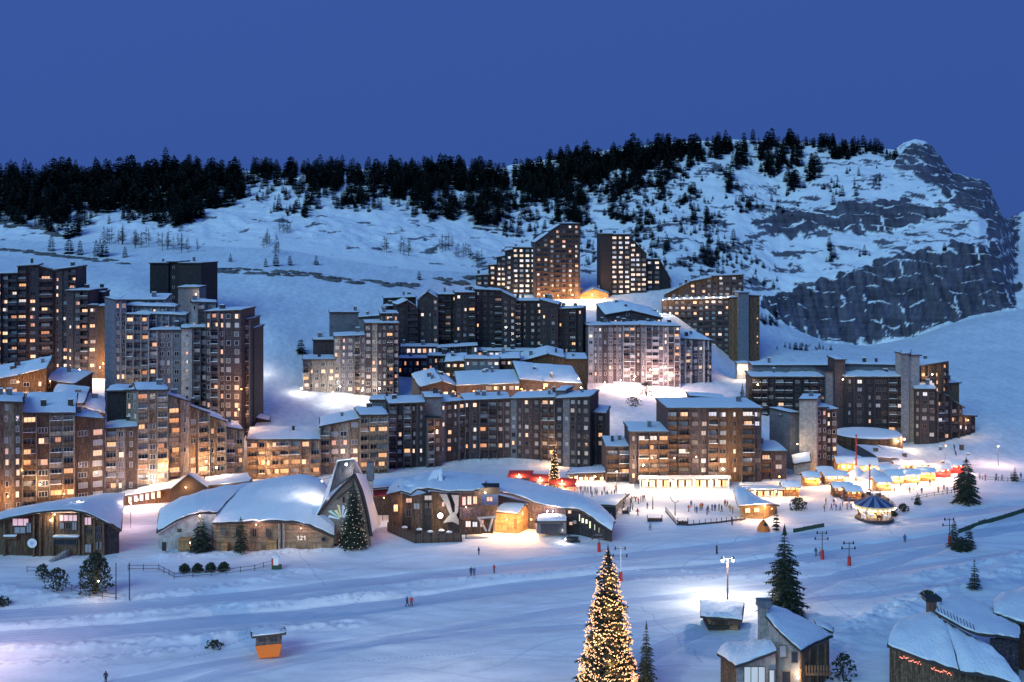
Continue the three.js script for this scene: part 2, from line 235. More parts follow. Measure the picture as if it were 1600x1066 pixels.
function landMesh(name, r0, r1, mat, colored) {
  const pos = [], uv = [], col = [], idx = [], n = r1 - r0 + 1;
  for (let c = 0; c < NC; c++) for (let r = r0; r <= r1; r++) {
    const i = c * NR + r, D = gD[i], x = (U0 + c * STEPU - 800) * D / F; pos.push(x, gY[i], -D); uv.push(x / 24, (-D + gY[i] * 0.8) / 24);
    if (colored) { const k = gRock[i], bd = gY[i] + 0.035 * x, g = Math.max(0.25, 0.85 + 0.2 * n2(x / 55, bd / 2.6) + 0.26 * n2(x / 3.8, gY[i] / 24) + 0.45 * fbm(x / 30, gY[i] / 22, 3)), s = 0.86 + 0.03 * n2(x / 9, D / 9); col.push(lerp(s, 0.1 * g, k), lerp(s + 0.015, 0.094 * g, k), lerp(s + 0.03, 0.13 * g, k)); }
  }
  for (let c = 0; c < NC - 1; c++) for (let r = 0; r < n - 1; r++) { const a = c * n + r, b = a + n; idx.push(a, b, b + 1, a, b + 1, a + 1); }
  const m = mesh(name, geoFrom(pos, idx, uv, colored ? col : null), mat); tag(m, null, null, null, 'structure'); return m;
}
const groundSnow = std([0.86, 0.88, 0.9], 0.8, { bumpMap: snowB, bumpScale: 0.05 });
groundSnow.map = noiseTex(512, (x, y) => { const k = 0.93 + 0.05 * wrapN(x, y, 1.1) + 0.035 * wrapN(x, y, 4.2, 5) + 0.02 * wrapN(x, y, 11, 9); return [k * 0.985, k, k * 1.01]; });   // packed and loose snow differ a little in whiteness
const SPLIT = rowT.findIndex((t) => t >= 3.9);
const pisteSnow = std([0.88, 0.89, 0.91], 0.8, { bumpMap: snowB, bumpScale: 0.04 });
{ // the piste from above: groomed passes, ski tracks, foot trails; 260 by 170 metres
  const cw = 2048, ch = 1340, cv = document.createElement('canvas'); cv.width = cw; cv.height = ch; const c = cv.getContext('2d'), id = c.createImageData(cw, ch), px = (x, z) => [(x + 130) / 260 * cw, (-140 - z) / 170 * ch], rnd = rngOf(77);
  for (let j = 0; j < ch; j++) for (let i = 0; i < cw; i++) { const x = i / cw * 260, z = j / ch * 170, k = 236 + 9 * n2(x / 40, z / 9) + 6 * n2(x / 9 + 4, z / 3.5) + 3.5 * n2(x / 1.7, z / 1.2), o = (j * cw + i) * 4; id.data[o] = k - 3; id.data[o + 1] = k; id.data[o + 2] = Math.min(255, k + 3); id.data[o + 3] = 255; }
  c.putImageData(id, 0, 0); c.lineCap = 'round';
  const stroke = (pts, w, col, dash) => { c.strokeStyle = col; c.lineWidth = w; c.setLineDash(dash ?? []); c.beginPath(); pts.forEach((p, k) => (k ? c.lineTo(...p) : c.moveTo(...p))); c.stroke(); };
  const off = (l, d) => l.map(([x, z], i) => { const a = l[Math.max(0, i - 1)], b = l[Math.min(l.length - 1, i + 1)], L = Math.hypot(b[0] - a[0], b[1] - a[1]) || 1; return px(x - (b[1] - a[1]) / L * d, z + (b[0] - a[0]) / L * d); });
  const fine = (l) => { const cu = new THREE.CatmullRomCurve3(l.map(([x, z]) => V(x, 0, z))); return cu.getPoints(60).map((p) => [p.x, p.z]); };
  TRACKS.forEach((l, k) => { const f = fine(l); stroke(off(f, 0), [52, 40, 24, 22, 30][k], 'rgba(196,204,220,0.7)'); for (let j = -5; j <= 5; j++) stroke(off(f, j * [0.6, 0.45, 0.3, 0.28, 0.36][k] + 0.1 * rnd()), 1.2, j % 2 ? 'rgba(176,184,204,0.5)' : 'rgba(250,250,252,0.5)'); });
  for (let k = 0; k < 200; k++) { // ski tracks, in pairs
    const x = -120 + 240 * rnd(), z = -150 - 120 * rnd(), a = (rnd() - 0.5) * 0.9 + 0.12, L = 20 + 60 * rnd(), amp = 1 + 3 * rnd(), ph = rnd() * 6, l = []; for (let i = 0; i <= 40; i++) { const s = (i / 40 - 0.5) * L; l.push([x + Math.cos(a) * s - Math.sin(a) * amp * Math.sin(s / 6 + ph), z - Math.sin(a) * s - Math.cos(a) * amp * Math.sin(s / 6 + ph)]); }
    const tone = 'rgba(186,194,212,' + (0.3 + 0.35 * rnd()).toFixed(2) + ')'; stroke(off(l, 0.12), 1.2, tone); stroke(off(l, -0.25), 1.2, tone); }
  for (let k = 0; k < 26; k++) { const x = -110 + 220 * rnd(), z = -170 - 95 * rnd(), a = rnd() * 6, L = 14 + 30 * rnd(), l = []; for (let i = 0; i <= 12; i++) { const s = i / 12 * L; l.push([x + Math.cos(a) * s + 0.8 * n2(s / 5, k), z + Math.sin(a) * s + 0.8 * n2(k, s / 5)]); } stroke(off(l, 0), 2.4, 'rgba(170,178,198,0.75)', [2, 5]); }
  for (const l of BANKS) for (let k = 0; k < 160; k++) { const i = Math.floor(rnd() * (l[0].length - 1)), q = rnd(), p = px(lerp(l[0][i][0], l[0][i + 1][0], q) + (rnd() - 0.5) * 3, lerp(l[0][i][1], l[0][i + 1][1], q) + (rnd() - 0.5) * 3); c.fillStyle = rnd() < 0.5 ? 'rgba(188,194,208,0.5)' : 'rgba(252,252,253,0.6)'; c.beginPath(); c.ellipse(p[0], p[1], 2 + 5 * rnd(), 1 + 2 * rnd(), rnd() * 3, 0, 7); c.fill(); }
  const t = new THREE.CanvasTexture(cv); t.colorSpace = THREE.SRGBColorSpace; t.wrapS = t.wrapT = THREE.MirroredRepeatWrapping; t.channel = 1; pisteSnow.map = t;
}
const g0 = landMesh('piste', 0, SPLIT, pisteSnow, false); g0.userData.label = 'groomed snow piste in front of the village';
{ const p = g0.geometry.attributes.position, uv = new Float32Array(p.count * 2); for (let i = 0; i < p.count; i++) { uv[i * 2] = (p.getX(i) + 130) / 260; uv[i * 2 + 1] = 1 - (-140 - p.getZ(i)) / 170; } g0.geometry.setAttribute('uv1', new THREE.BufferAttribute(uv, 2)); }
const g1 = landMesh('snow_ground', SPLIT, FOOT, groundSnow, false);
g1.userData.label = 'snow covered slopes between the village buildings';
const rockMat = std([1, 1, 1], 0.92, { vertexColors: true, bumpMap: snowB, bumpScale: 0.25 });
const g2 = landMesh('mountain', FOOT, NR - 1, rockMat, true);
g2.userData.label = 'snowy mountain with bands of bare grey rock';

// ---------------------------------------------------------------- apartment buildings
const winCache = new Map();
function winGeo(w, h, bars) { // frame with posts, and its pane; the face lies at z = 0
  const key = [w, h, bars].join();
  if (!winCache.has(key)) {
    const t = 0.11, L = [box(-w / 2, w / 2, -h / 2, -h / 2 + t, 0, 0.12), box(-w / 2, w / 2, h / 2 - t, h / 2, 0, 0.12), box(-w / 2, -w / 2 + t, -h / 2 + t, h / 2 - t, 0, 0.12), box(w / 2 - t, w / 2, -h / 2 + t, h / 2 - t, 0, 0.12)];
    for (let k = 1; k <= bars; k++) { const x = -w / 2 + w * k / (bars + 1); L.push(box(x - 0.05, x + 0.05, -h / 2 + t, h / 2 - t, 0, 0.1)); }
    winCache.set(key, [merge(L), box(-w / 2 + t, w / 2 - t, -h / 2 + t, h / 2 - t, 0, 0.04)]);
  }
  return winCache.get(key);
}
function frameOf(a, b) { // a facade line from a to b: place(s, y, n) gives points s along it, n in front
  const d = b.clone().sub(a); d.y = 0; const w = d.length(); d.normalize();
  const n = V(-d.z, 0, d.x), ry = Math.atan2(-d.z, d.x);
  return { w, d, n, ry, at: (s, y, k = 0) => V(a.x + d.x * s + n.x * k, y, a.z + d.z * s + n.z * k) };
}
// the snow on a roof of width w and depth dep; ends at heights yl and yr
function capGeo(w, dep, yl, yr, thick, rise, seed) {
  const n = Math.max(5, Math.min(16, Math.round(w / 2) + 3)), m = 6, G = [];
  for (let i = 0; i < n; i++) { G.push([]); for (let j = 0; j < m; j++) { const f = i / (n - 1), q = j / (m - 1); const ex = i === 0 || i === n - 1, ez = j === 0 || j === m - 1, jg = 0.55 * Math.abs(n2(seed + i * 0.9, j * 1.3 + 5)); G[i].push(V(-0.35 + f * (w + 0.7) + (ex ? (i ? -1 : 1) * jg : 0), lerp(yl, yr, f) + rise * q, 0.7 - q * (dep + 1.0) + (ez ? (j ? 1 : -1) * jg : 0))); } }
  return slab(G, (i, j) => thick * rimOf(i, n) * rimOf(j, m) * (0.72 + 0.5 * n2(seed + i * 0.5, j * 0.7)), 0.0);
}
const cell = (o, k) => (typeof o === 'function' ? o(k) : o);
/* bays: [u0, D0, u1, D1, vTopLeft, vTopRight, options]; options and the building's defaults: wall, rail, pitch (storey), col (window spacing), win [w, h, bars], lit, curtain, depth, base (height of the foot), rise, blank,
   rail (parapet material), fin (every how many columns a pier stands), snow */
function apartment(name, label, def, bays, extra) {
  const seed = name.length * 31 + bays[0][0] * 7 + bays[0][4], rnd = rngOf(Math.round(seed * 13.7));
  const o0 = onGround((bays[0][0] + bays[bays.length - 1][2]) / 2, bays[0][1]);
  const root = thing(name, label, 'building', o0, def.group ?? 'apartment buildings of the village');
  let count = 0;
  for (const [u0, D0, u1, D1, vl, vr, opt = {}] of bays) {
    const o = { wall: M.brown, parapet: M.brown, pier: null, pitch: 2.65, col: 3.2, win: [1.9, 1.5, 1], lit: 0.16, lits: LIT, curtain: 0.3, depth: 13, rise: 0.4, fin: 2, snow: 0.5, out: 0.55, deep: 1.25, loggia: 0.5, panels: 0.45, frame: M.frame, top: 0.9, ...def, ...opt };
    const a = P(u0, vl, D0), b = P(u1, vr, D1), f = frameOf(a, b), yl = a.y, yr = b.y;
    const gl = Math.min(H(a.x, a.z), H(b.x, b.z), o.ground ?? 1e9) - 1.2, foot = o.foot ?? gl;
    const place = (m, s, y, n = 0) => { m.position.copy(rel(root, f.at(s, y, n))); m.rotation.y = f.ry; return m; };
    // body
    const dep = o.depth, w = f.w;
    const wall = mesh('wall', hexa([V(0, foot, 0), V(w, foot, 0), V(w, foot, -dep), V(0, foot, -dep)], [V(0, yl, 0), V(w, yr, 0), V(w, yr + o.rise, -dep), V(0, yl + o.rise, -dep)]), o.wall, root); place(wall, 0, 0);
    const fas = mesh('eave', hexa([V(-0.35, yl, 0.85), V(w + 0.35, yr, 0.85), V(w + 0.35, yr + o.rise, -dep - 0.3), V(-0.35, yl + o.rise, -dep - 0.3)], [V(-0.35, yl + 0.4, 0.85), V(w + 0.35, yr + 0.4, 0.85), V(w + 0.35, yr + o.rise + 0.4, -dep - 0.3), V(-0.35, yl + o.rise + 0.4, -dep - 0.3)]), M.fascia, root); place(fas, 0, 0);
    if (o.snow) place(mesh('roof_snow', capGeo(w, dep, yl + 0.4, yr + 0.4, o.snow, o.rise, seed + u0), M.snow, root), 0, 0);
    for (let k = 0, nk = w > 5 && dep > 7 ? 1 + Math.floor(rnd() * (w / 6)) : 0; k < nk; k++) { const cx = 1 + rnd() * (w - 2), cz = -2.5 - rnd() * (dep - 5), cy = lerp(yl, yr, cx / w) + o.rise * -cz / dep + 0.3, hh = 0.9 + rnd() * 0.9, ww = 0.35 + rnd() * 0.5, ch = mesh('chimney', merge([box(-ww, ww, 0, hh + 0.4, -0.4, 0.4), box(-ww - 0.1, ww + 0.1, hh + 0.4, hh + 0.52, -0.5, 0.5)]), rnd() < 0.5 ? M.fascia : M.slate, root); place(ch, cx, cy, cz); if (rnd() < 0.7) mesh('chimney_snow', box(-ww - 0.02, ww + 0.02, hh + 0.525, hh + 0.75, -0.44, 0.44), M.snow, ch); }
    if (o.blank) { if (o.slots) for (let y = Math.min(yl, yr) - 2; y > foot + 3; y -= o.pitch) { const [g, p] = winGeo(0.9, 1.0, 0), q = place(mesh('window', g, o.frame, root), w * o.slots, y, 0.01); mesh('pane', p, rnd() < 0.3 ? o.lits[0] : M.glass, q); count++; } continue; }
    // storeys: each column of the facade is a stack of loggias, of windows or of slim windows
    const topY = Math.max(yl, yr), ht = (s) => lerp(yl, yr, clamp(s / w, 0, 1)), n = Math.max(1, Math.round(w / o.col)), cols = [];
    const wt = Array.from({ length: n }, () => (o.grid ? 1 : 0.7 + 0.65 * rnd())), sum = wt.reduce((p, q) => p + q, 0); let x = 0;
    for (let c = 0; c < n; c++) { const cw = wt[c] / sum * w, k = rnd(); cols.push({ s: x, w: cw, kind: o.grid ? 'grid' : cw > 2.1 && k < o.loggia ? 'loggia' : cw < 1.9 || k > 0.86 ? 'slim' : 'plain', clad: !o.grid && rnd() < o.panels }); x += cw; }
    for (const c of cols) {
      const mid = c.s + c.w / 2, off = c.clad && c.kind !== 'loggia' ? 0.07 : 0, yt = Math.min(ht(c.s), ht(c.s + c.w));
      if (off) place(mesh('cladding', box(0.05, c.w - 0.05, foot, yt - 0.03, 0.003, 0.066), rnd() < 0.5 ? o.parapet : o.second ?? o.wall, root), c.s, 0);
      let k = -1;
      for (let y = topY - o.top - o.win[1] / 2; y - o.win[1] / 2 > (o.stop ?? gl + 2.2); y -= o.pitch) {
        k++; if (y + o.win[1] / 2 + 0.25 > yt) continue;
        const lg = c.kind === 'loggia', skip = rnd();
        if (!lg && !o.grid && skip < 0.07) continue;
        const ww = Math.round(10 * (lg ? Math.min(c.w - 0.5, 2.9) : c.kind === 'slim' ? 0.75 : Math.min(o.win[0], c.w - 0.6))) / 10, wh = lg ? Math.min(o.pitch - 0.75, 1.9) : o.win[1], yy = lg ? y - 0.15 : y;
        const [g, p] = winGeo(Math.max(0.5, ww), Math.round(wh * 10) / 10, ww > 2.2 ? 2 : ww > 1.15 ? o.win[2] ?? 1 : 0), q = place(mesh('window', g, o.frame, root), mid + (o.grid ? 0 : (rnd() - 0.5) * 0.25), yy, 0.012 + off), r = rnd(), rl = o.litRow?.[k] ?? o.lit * 1.35, lit = r < rl;
        mesh('pane', p, lit ? o.lits[Math.floor(rnd() * o.lits.length)] : r < rl + 0.07 ? DIM[Math.floor(rnd() * 2)] : r < rl + 0.07 + o.curtain ? (rnd() < 0.4 ? M.curtain : M.blind) : rnd() < 0.5 ? M.glass : M.glassB, q); count++;
        if (lit && rnd() < 0.55 && ww > 1.1) { const left = rnd() < 0.5 ? -1 : 1, cwid = ww * (0.18 + 0.25 * rnd()); mesh('curtain', box(left < 0 ? -ww / 2 + 0.1 : ww / 2 - 0.1 - cwid, left < 0 ? -ww / 2 + 0.1 + cwid : ww / 2 - 0.1, -wh / 2 + 0.12, wh / 2 - 0.12, 0.045, 0.06), rnd() < 0.5 ? M.drape : M.blind, q); }
        if (lg) { const yb = y - o.win[1] / 2 - 0.72, d = o.deep, pb = mesh('balcony', merge([box(0.12, c.w - 0.12, 0, 0.16, 0.004, d), box(0.12, c.w - 0.12, 0.2, 1.1, d - 0.09, d - 0.003), box(0.12, c.w - 0.12, 1.14, 1.2, d - 0.12, d + 0.03)]), rnd() < 0.75 ? o.parapet : o.second ?? o.wall, root); place(pb, c.s, yb); if (o.shelf || rnd() < 0.3) place(mesh('balcony_snow', box(0.16, c.w - 0.16, 1.203, 1.34, d - 0.16, d + 0.06), M.snow, root), c.s, yb); }
        else if (o.grid && o.out) place(mesh('balcony', box(0.02, c.w - 0.02, -Math.min(o.pitch - o.win[1] - 0.12, 1.05), 0, 0.003, o.out), o.parapet, root), c.s, y - o.win[1] / 2 - 0.1);
      }
      if (!o.grid && o.loggia && c.kind !== 'loggia' && c.s > 0.3 && rnd() < 0.6) place(mesh('pier', box(-0.11, 0.11, foot, ht(c.s) - 0.02, 0.004, 0.3), o.pier ?? o.wall, root), c.s, 0);
      if (o.grid || c.kind === 'loggia') for (const e of c.s + c.w > w - 0.05 || (!o.grid && cols[cols.indexOf(c) + 1]?.kind !== 'loggia') ? [0.09, c.w - 0.09] : [0.09]) place(mesh('pier', box(-0.09, 0.09, foot, ht(c.s + e) - 0.02, 0.004, (o.grid ? o.out : o.deep) + 0.1), o.pier ?? o.wall, root), c.s + e, 0);
    }
  }
  if (extra) extra(root);
  return root;
}
const house = (n, l, d, b, e) => apartment(n, l, { loggia: 0, panels: 0, ...d }, b, e);
const G1 = 'apartment buildings of the village';
const wallLamp = (root, u, v, D, hue, cd, size = 1) => lamp(root, rel(root, P(u, v, D)), hue, cd, size);

apartment('apartment_building', 'long tan timber apartment building behind the glazed hall, cut by the frame edge', { wall: M.tan, parapet: M.brown, pier: M.beige, second: M.beige, lit: 0.24, curtain: 0.32, vary: 0.3, col: 3, win: [2.3, 1.5, 1], pitch: 2.7 }, [
  [-70, 262, -22, 268, 640, 632, { depth: 16 }], [-22, 269, 34, 272, 628, 630, { depth: 15 }], [35, 277, 116, 281, 647, 647, { depth: 15, rise: 3.2, snow: 0.8 }], [116, 283, 163, 287, 652, 656, { depth: 14, wall: M.brown }],
], (r) => { wallLamp(r, 62, 757, 276, 'warm', 90, 0.8); wallLamp(r, 12, 776, 268, 'amber', 90, 0.8); wallLamp(r, 150, 738, 283, 'warm', 60, 0.6); wallLamp(r, 100, 772, 277, 'amber', 90, 0.7); wallLamp(r, 35, 735, 272, 'amber', 60, 0.4); });
apartment('apartment_building', 'stepped tan apartment building whose shed roofs climb down towards the centre', { wall: M.tan, parapet: M.tan, pier: M.beige, second: M.beige, lit: 0.15, curtain: 0.3, vary: 0.4, col: 2.5, win: [2.0, 1.5, 1], pitch: 2.7, broken: 0.7, out: 0.4 }, [
  [165, 289, 214, 291, 671, 668, { depth: 13, wall: M.brown }], [167, 298, 197, 299, 612, 612, { blank: true, wall: M.darker, depth: 9, snow: 0.7 }], [197, 297, 216, 296, 611, 610, { depth: 12 }], [214, 293, 262, 296, 611, 611, { depth: 14, wall: M.beige }], [262, 299, 296, 302, 618, 629, { wall: M.beige }], [296, 304, 325, 307, 635, 647, {}], [325, 309, 352, 311, 650, 660, { wall: M.beige }], [352, 314, 380, 316, 668, 673, { wall: M.beige }],
], (r) => { wallLamp(r, 260, 728, 293, 'amber', 150, 1); wallLamp(r, 322, 721, 302, 'amber', 220, 1.6); wallLamp(r, 338, 731, 303, 'white', 90, 1.5); wallLamp(r, 230, 744, 289, 'warm', 50, 0.6); });
apartment('apartment_building', 'low beige apartment building with flat snowy roofs behind the pointed chapel', { wall: M.beige, parapet: M.tan, pier: M.beige, second: M.tan, lit: 0.26, curtain: 0.35, vary: 0.35, col: 2.6, win: [2.0, 1.5, 1], broken: 0.75, out: 0.4, pitch: 2.6 }, [
  [386, 320, 500, 324, 688, 688, { depth: 20, snow: 0.9 }], [500, 326, 562, 328, 668, 655, { depth: 16 }], [562, 327, 606, 329, 650, 649, { depth: 14, wall: M.tan }],
], (r) => { wallLamp(r, 412, 722, 316, 'amber', 200, 1); wallLamp(r, 432, 746, 316, 'amber', 90, 0.7); wallLamp(r, 545, 720, 322, 'rose', 60, 0.7); wallLamp(r, 480, 748, 317, 'amber', 90, 0.7); });
apartment('apartment_building', 'broad dark curved apartment building with rows of small pale windows behind red awnings', { wall: M.plum, parapet: M.dark, pier: M.grey, second: M.slate, lit: 0.12, lits: [...LIT, ...LITB], frame: M.frameD, curtain: 0.55, col: 2.3, win: [1.25, 1.4, 0], pitch: 2.6, fin: 3, out: 0.5, vary: 0.15 }, [
  [578, 350, 614, 350, 626, 626, { blank: true, wall: M.slate, depth: 8 }], [607, 336, 664, 338, 632, 630, { wall: M.darker }], [664, 341, 690, 342, 622, 622, { blank: true, wall: M.slate, depth: 9 }], [666, 337, 690, 339, 655, 655, { snow: 0 }], [688, 343, 725, 347, 630, 627, { wall: M.plum }], [725, 347, 798, 349, 627, 624, {}], [798, 349, 868, 346, 624, 622, {}], [868, 343, 884, 342, 612, 612, { blank: true, wall: M.slate, depth: 9 }], [868, 339, 922, 336, 624, 621, { wall: M.darker }], [920, 342, 946, 341, 645, 647, { wall: M.darker }],
], (r) => { wallLamp(r, 683, 672, 335, 'amber', 40, 0.6); wallLamp(r, 866, 715, 339, 'amber', 140, 0.5); wallLamp(r, 866, 695, 339, 'amber', 120, 0.5); wallLamp(r, 700, 733, 338, 'warm', 60, 0.5); });
apartment('apartment_building', 'tall dark stepped apartment building with many lit windows above the orange wall light', { wall: M.plum, parapet: M.plum, pier: M.darker, lit: 0.3, lits: [...LIT, LITB[0]], frame: M.frameD, curtain: 0.2, col: 3.4, win: [1.8, 1.3, 1], pitch: 2.85, foot: 18, ground: 22 }, [
  [-60, 395, 28, 398, 430, 428, {}], [28, 396, 60, 398, 417, 415, {}], [60, 398, 82, 400, 416, 423, {}], [82, 400, 120, 401, 423, 418, {}], [119, 409, 129, 410, 426, 426, { blank: true, wall: M.darker }], [104, 397, 140, 396, 455, 455, {}], [139, 402, 162, 403, 455, 458, { blank: true, wall: M.darker }], [137, 395, 152, 396, 478, 478, {}], [152, 396, 172, 396, 479, 480, { blank: true, wall: M.rust, depth: 6 }], [172, 397, 180, 398, 482, 482, { blank: true, wall: M.darker, depth: 8 }],
], (r) => { wallLamp(r, 161, 568, 391, 'amber', 420, 1.2); wallLamp(r, 156, 574, 388, 'warm', 260, 1); wallLamp(r, 124, 578, 388, 'white', 90, 1); wallLamp(r, 108, 578, 388, 'warm', 80, 1); wallLamp(r, 52, 566, 388, 'amber', 80, 0.8); });
apartment('apartment_building', 'blue grey terraced block with tiers of snowy roofs before the dark cube tower', { wall: M.blueGrey, parapet: M.mauve, second: M.slate, pier: M.paleMauve, lit: 0.09, curtain: 0.32, col: 2.3, win: [1.5, 1.5, 1], pitch: 2.8, vary: 0.3, foot: 4, ground: 6 }, [
  [180, 346, 198, 348, 470, 470, {}], [186, 356, 258, 358, 470, 470, { rise: 1.5 }], [196, 351, 274, 353, 479, 481, { depth: 6, snow: 0.8 }], [212, 349, 290, 351, 491, 494, { depth: 7, snow: 0.8 }], [197, 346, 233, 347, 492, 494, { snow: 0.4 }], [233, 343, 292, 344, 517, 517, { snow: 0.5 }],
], (r) => { wallLamp(r, 196, 603, 340, 'warm', 60, 1); });
apartment('apartment_building', 'tall grey brown apartment tower with an orange lit corner beside the open snow slope', { wall: M.grey, parapet: M.plum, second: M.mauve, pier: M.mauve, lit: 0.1, curtain: 0.42, col: 2.2, win: [1.4, 1.5, 0], pitch: 2.75, vary: 0.2, foot: 4, ground: 6 }, [
  [299, 349, 337, 351, 473, 474, { wall: M.concrete, depth: 8 }], [284, 342, 300, 343, 514, 514, { wall: M.pale, blank: true, slots: 0.5, snow: 0.5 }], [290, 343, 324, 344, 513, 513, {}], [321, 340, 377, 339, 488, 486, { wall: M.plum }], [376, 344, 391, 344, 501, 500, { wall: M.dark, parapet: M.dark }], [390, 348, 397, 348, 515, 515, { wall: M.dark, blank: true }],
], (r) => { wallLamp(r, 373, 640, 333, 'amber', 230, 0.9); wallLamp(r, 377, 608, 334, 'amber', 170, 0.9); });
apartment('tower_building', 'dark windowless cube tower standing alone on the snow slope', { wall: M.darker, lit: 0.3, pitch: 4, foot: 30, depth: 14 }, [
  [234, 439, 263, 440, 412, 412, { blank: true, snow: 0.3 }], [262, 441, 280, 441, 410, 410, { blank: true, slots: 0.5, snow: 0.3 }], [279, 439, 314, 437, 412, 412, { blank: true, snow: 0.3 }], [278, 432, 311, 431, 450, 450, { blank: true, wall: M.slate, snow: 0.6, depth: 7 }],
], (r) => { wallLamp(r, 306, 460, 429, 'warm', 25, 1); });
apartment('apartment_building', 'brown and cream apartment building with bright lamps, right of the white slope', { wall: M.mauve, parapet: M.plum, second: M.beige, pier: M.beige, lit: 0.1, curtain: 0.25, col: 2.2, win: [1.5, 1.4, 1], pitch: 2.55, foot: 4, broken: 0.7 }, [
  [515, 428, 560, 430, 489, 489, { blank: true, wall: M.slate, depth: 9, snow: 0.3 }], [560, 425, 598, 424, 497, 494, { blank: true, wall: M.slate, depth: 9, snow: 0.4 }], [489, 420, 522, 421, 532, 532, { blank: true, wall: M.plum, depth: 9 }], [473, 398, 523, 400, 563, 563, { wall: M.beige }], [522, 401, 571, 403, 527, 525, {}], [570, 403, 623, 405, 506, 506, { wall: M.plum, pier: M.plum }], [594, 409, 622, 410, 491, 491, { wall: M.plum, snow: 0.3 }],
], (r) => { wallLamp(r, 471, 607, 393, 'white', 170, 1.7); wallLamp(r, 531, 604, 394, 'white', 180, 1.9); wallLamp(r, 566, 610, 396, 'warm', 160, 1.2); wallLamp(r, 593, 607, 397, 'white', 130, 1.5); });
apartment('apartment_building', 'long dark brown apartment row of gabled bays below the tall towers', { wall: M.darker, parapet: M.dark, pier: M.dark, lit: 0.07, lits: [LIT[4], LITB[0], LIT[2]], curtain: 0.12, col: 3.0, win: [1.3, 1.4, 0], pitch: 2.65, foot: 14, depth: 14, frame: M.frameD, out: 0.5 }, [
  [597, 466, 628, 466, 480, 478, {}], [600, 476, 650, 478, 467, 465, { blank: true }], [620, 455, 636, 456, 478, 470, { wall: M.plum }], [636, 456, 652, 457, 470, 482, { wall: M.plum }], [652, 458, 668, 458, 470, 456, { wall: M.plum }], [668, 458, 685, 458, 456, 468, { wall: M.plum }], [684, 462, 714, 463, 461, 461, {}], [712, 456, 742, 457, 458, 458, { wall: M.dark }], [742, 461, 784, 462, 453, 455, {}], [784, 458, 806, 458, 456, 468, { wall: M.dark }], [804, 460, 846, 460, 471, 471, {}], [844, 456, 872, 455, 469, 477, { wall: M.dark }], [870, 458, 911, 456, 484, 482, { depth: 11, lit: 0.02 }],
]);
apartment('tower_building', 'tall brown apartment tower with a steep sloping roof, the taller of the joined pair', { grid: true, wall: M.plum, parapet: M.rust, pier: M.plum, lit: 0.12, lits: [LIT[0], LIT[1], LITB[0]], frame: M.frameD, curtain: 0.28, col: 3.2, win: [1.8, 1.4, 0], pitch: 2.65, foot: 38, fin: 1, depth: 14, group: 'towers on the upper slope' }, [
  [836, 592, 858, 593, 380, 363, {}], [858, 593, 876, 594, 363, 350, {}], [876, 594, 906, 596, 350, 350, {}],
], (r) => { wallLamp(r, 850, 462, 588, 'amber', 260, 1.5); wallLamp(r, 872, 462, 588, 'amber', 300, 1.3); wallLamp(r, 895, 461, 588, 'amber', 420, 1.5); });
apartment('tower_building', 'stepped apartment tower with rows of bright windows, the lower of the joined pair', { grid: true, wall: M.darker, parapet: M.darker, pier: M.darker, lit: 0.55, lits: LITB, frame: M.frameD, curtain: 0.35, col: 3.1, win: [2.1, 1.5, 0], pitch: 2.75, foot: 38, fin: 1, depth: 14, group: 'towers on the upper slope' }, [
  [744, 596, 764, 596, 431, 430, {}], [763, 600, 776, 600, 415, 414, {}], [776, 600, 790, 600, 403, 400, {}], [789, 600, 801, 600, 393, 390, {}], [801, 600, 838, 600, 387, 388, {}],
], (r) => { wallLamp(r, 808, 463, 590, 'warm', 420, 1.2); });
apartment('tower_building', 'slim apartment tower with a full grid of bright windows and a dark blank side', { grid: true, wall: M.darker, parapet: M.darker, pier: M.darker, lit: 0.6, lits: LITB, frame: M.frameD, curtain: 0.4, col: 3.3, win: [2.3, 1.5, 0], pitch: 2.7, foot: 36, fin: 1, depth: 14, group: 'towers on the upper slope' }, [
  [939, 604, 956, 604.5, 366, 366, { blank: true }], [955, 606, 985, 606, 367, 367, {}], [985, 606, 1010, 606, 371, 398, {}], [1010, 610, 1032, 610, 406, 406, { lit: 0.2, curtain: 0.2 }], [1032, 610, 1048, 612, 408, 440, { blank: true }],
]);
apartment('apartment_building', 'rust brown cliffside apartment building with a lit gallery and a tall blue pillar', { grid: true, wall: M.rust, parapet: M.plum, pier: M.rust, lit: 0.16, lits: [LIT[1], LIT[2], LITB[0]], frame: M.frameD, curtain: 0.42, col: 3.1, win: [1.9, 1.4, 0], pitch: 2.7, foot: 5, fin: 1, depth: 13, group: 'towers on the upper slope' }, [
  [1038, 566, 1078, 562, 462, 441, { foot: 36, snow: 0.5, ground: 37 }], [1078, 562, 1112, 560, 441, 434, { foot: 36, ground: 37 }], [1112, 560, 1162, 557, 432, 430, { foot: 36, ground: 37, lit: 0.08 }],
  [1034, 552, 1100, 549, 470, 468, { ground: 14, foot: 6, curtain: 0.5 }], [1100, 549, 1140, 547, 468, 467, { ground: 6, curtain: 0.5 }], [1139, 544, 1156, 543, 466, 465, { blank: true, depth: 10, wall: M.russet }], [1154, 540, 1170, 540, 458, 458, { blank: true, wall: M.slate, snow: 0.3 }], [1169, 543, 1187, 545, 462, 463, { blank: true, slots: 0.8, pitch: 3, wall: M.russet }],
], (r) => { for (let k = 0; k < 9; k++) wallLamp(r, 1046 + k * 11.5, 466.4 - k * 0.3, 546, 'warm', 45, 1.1); wallLamp(r, 1036, 469, 547, 'white', 160, 1.5); });
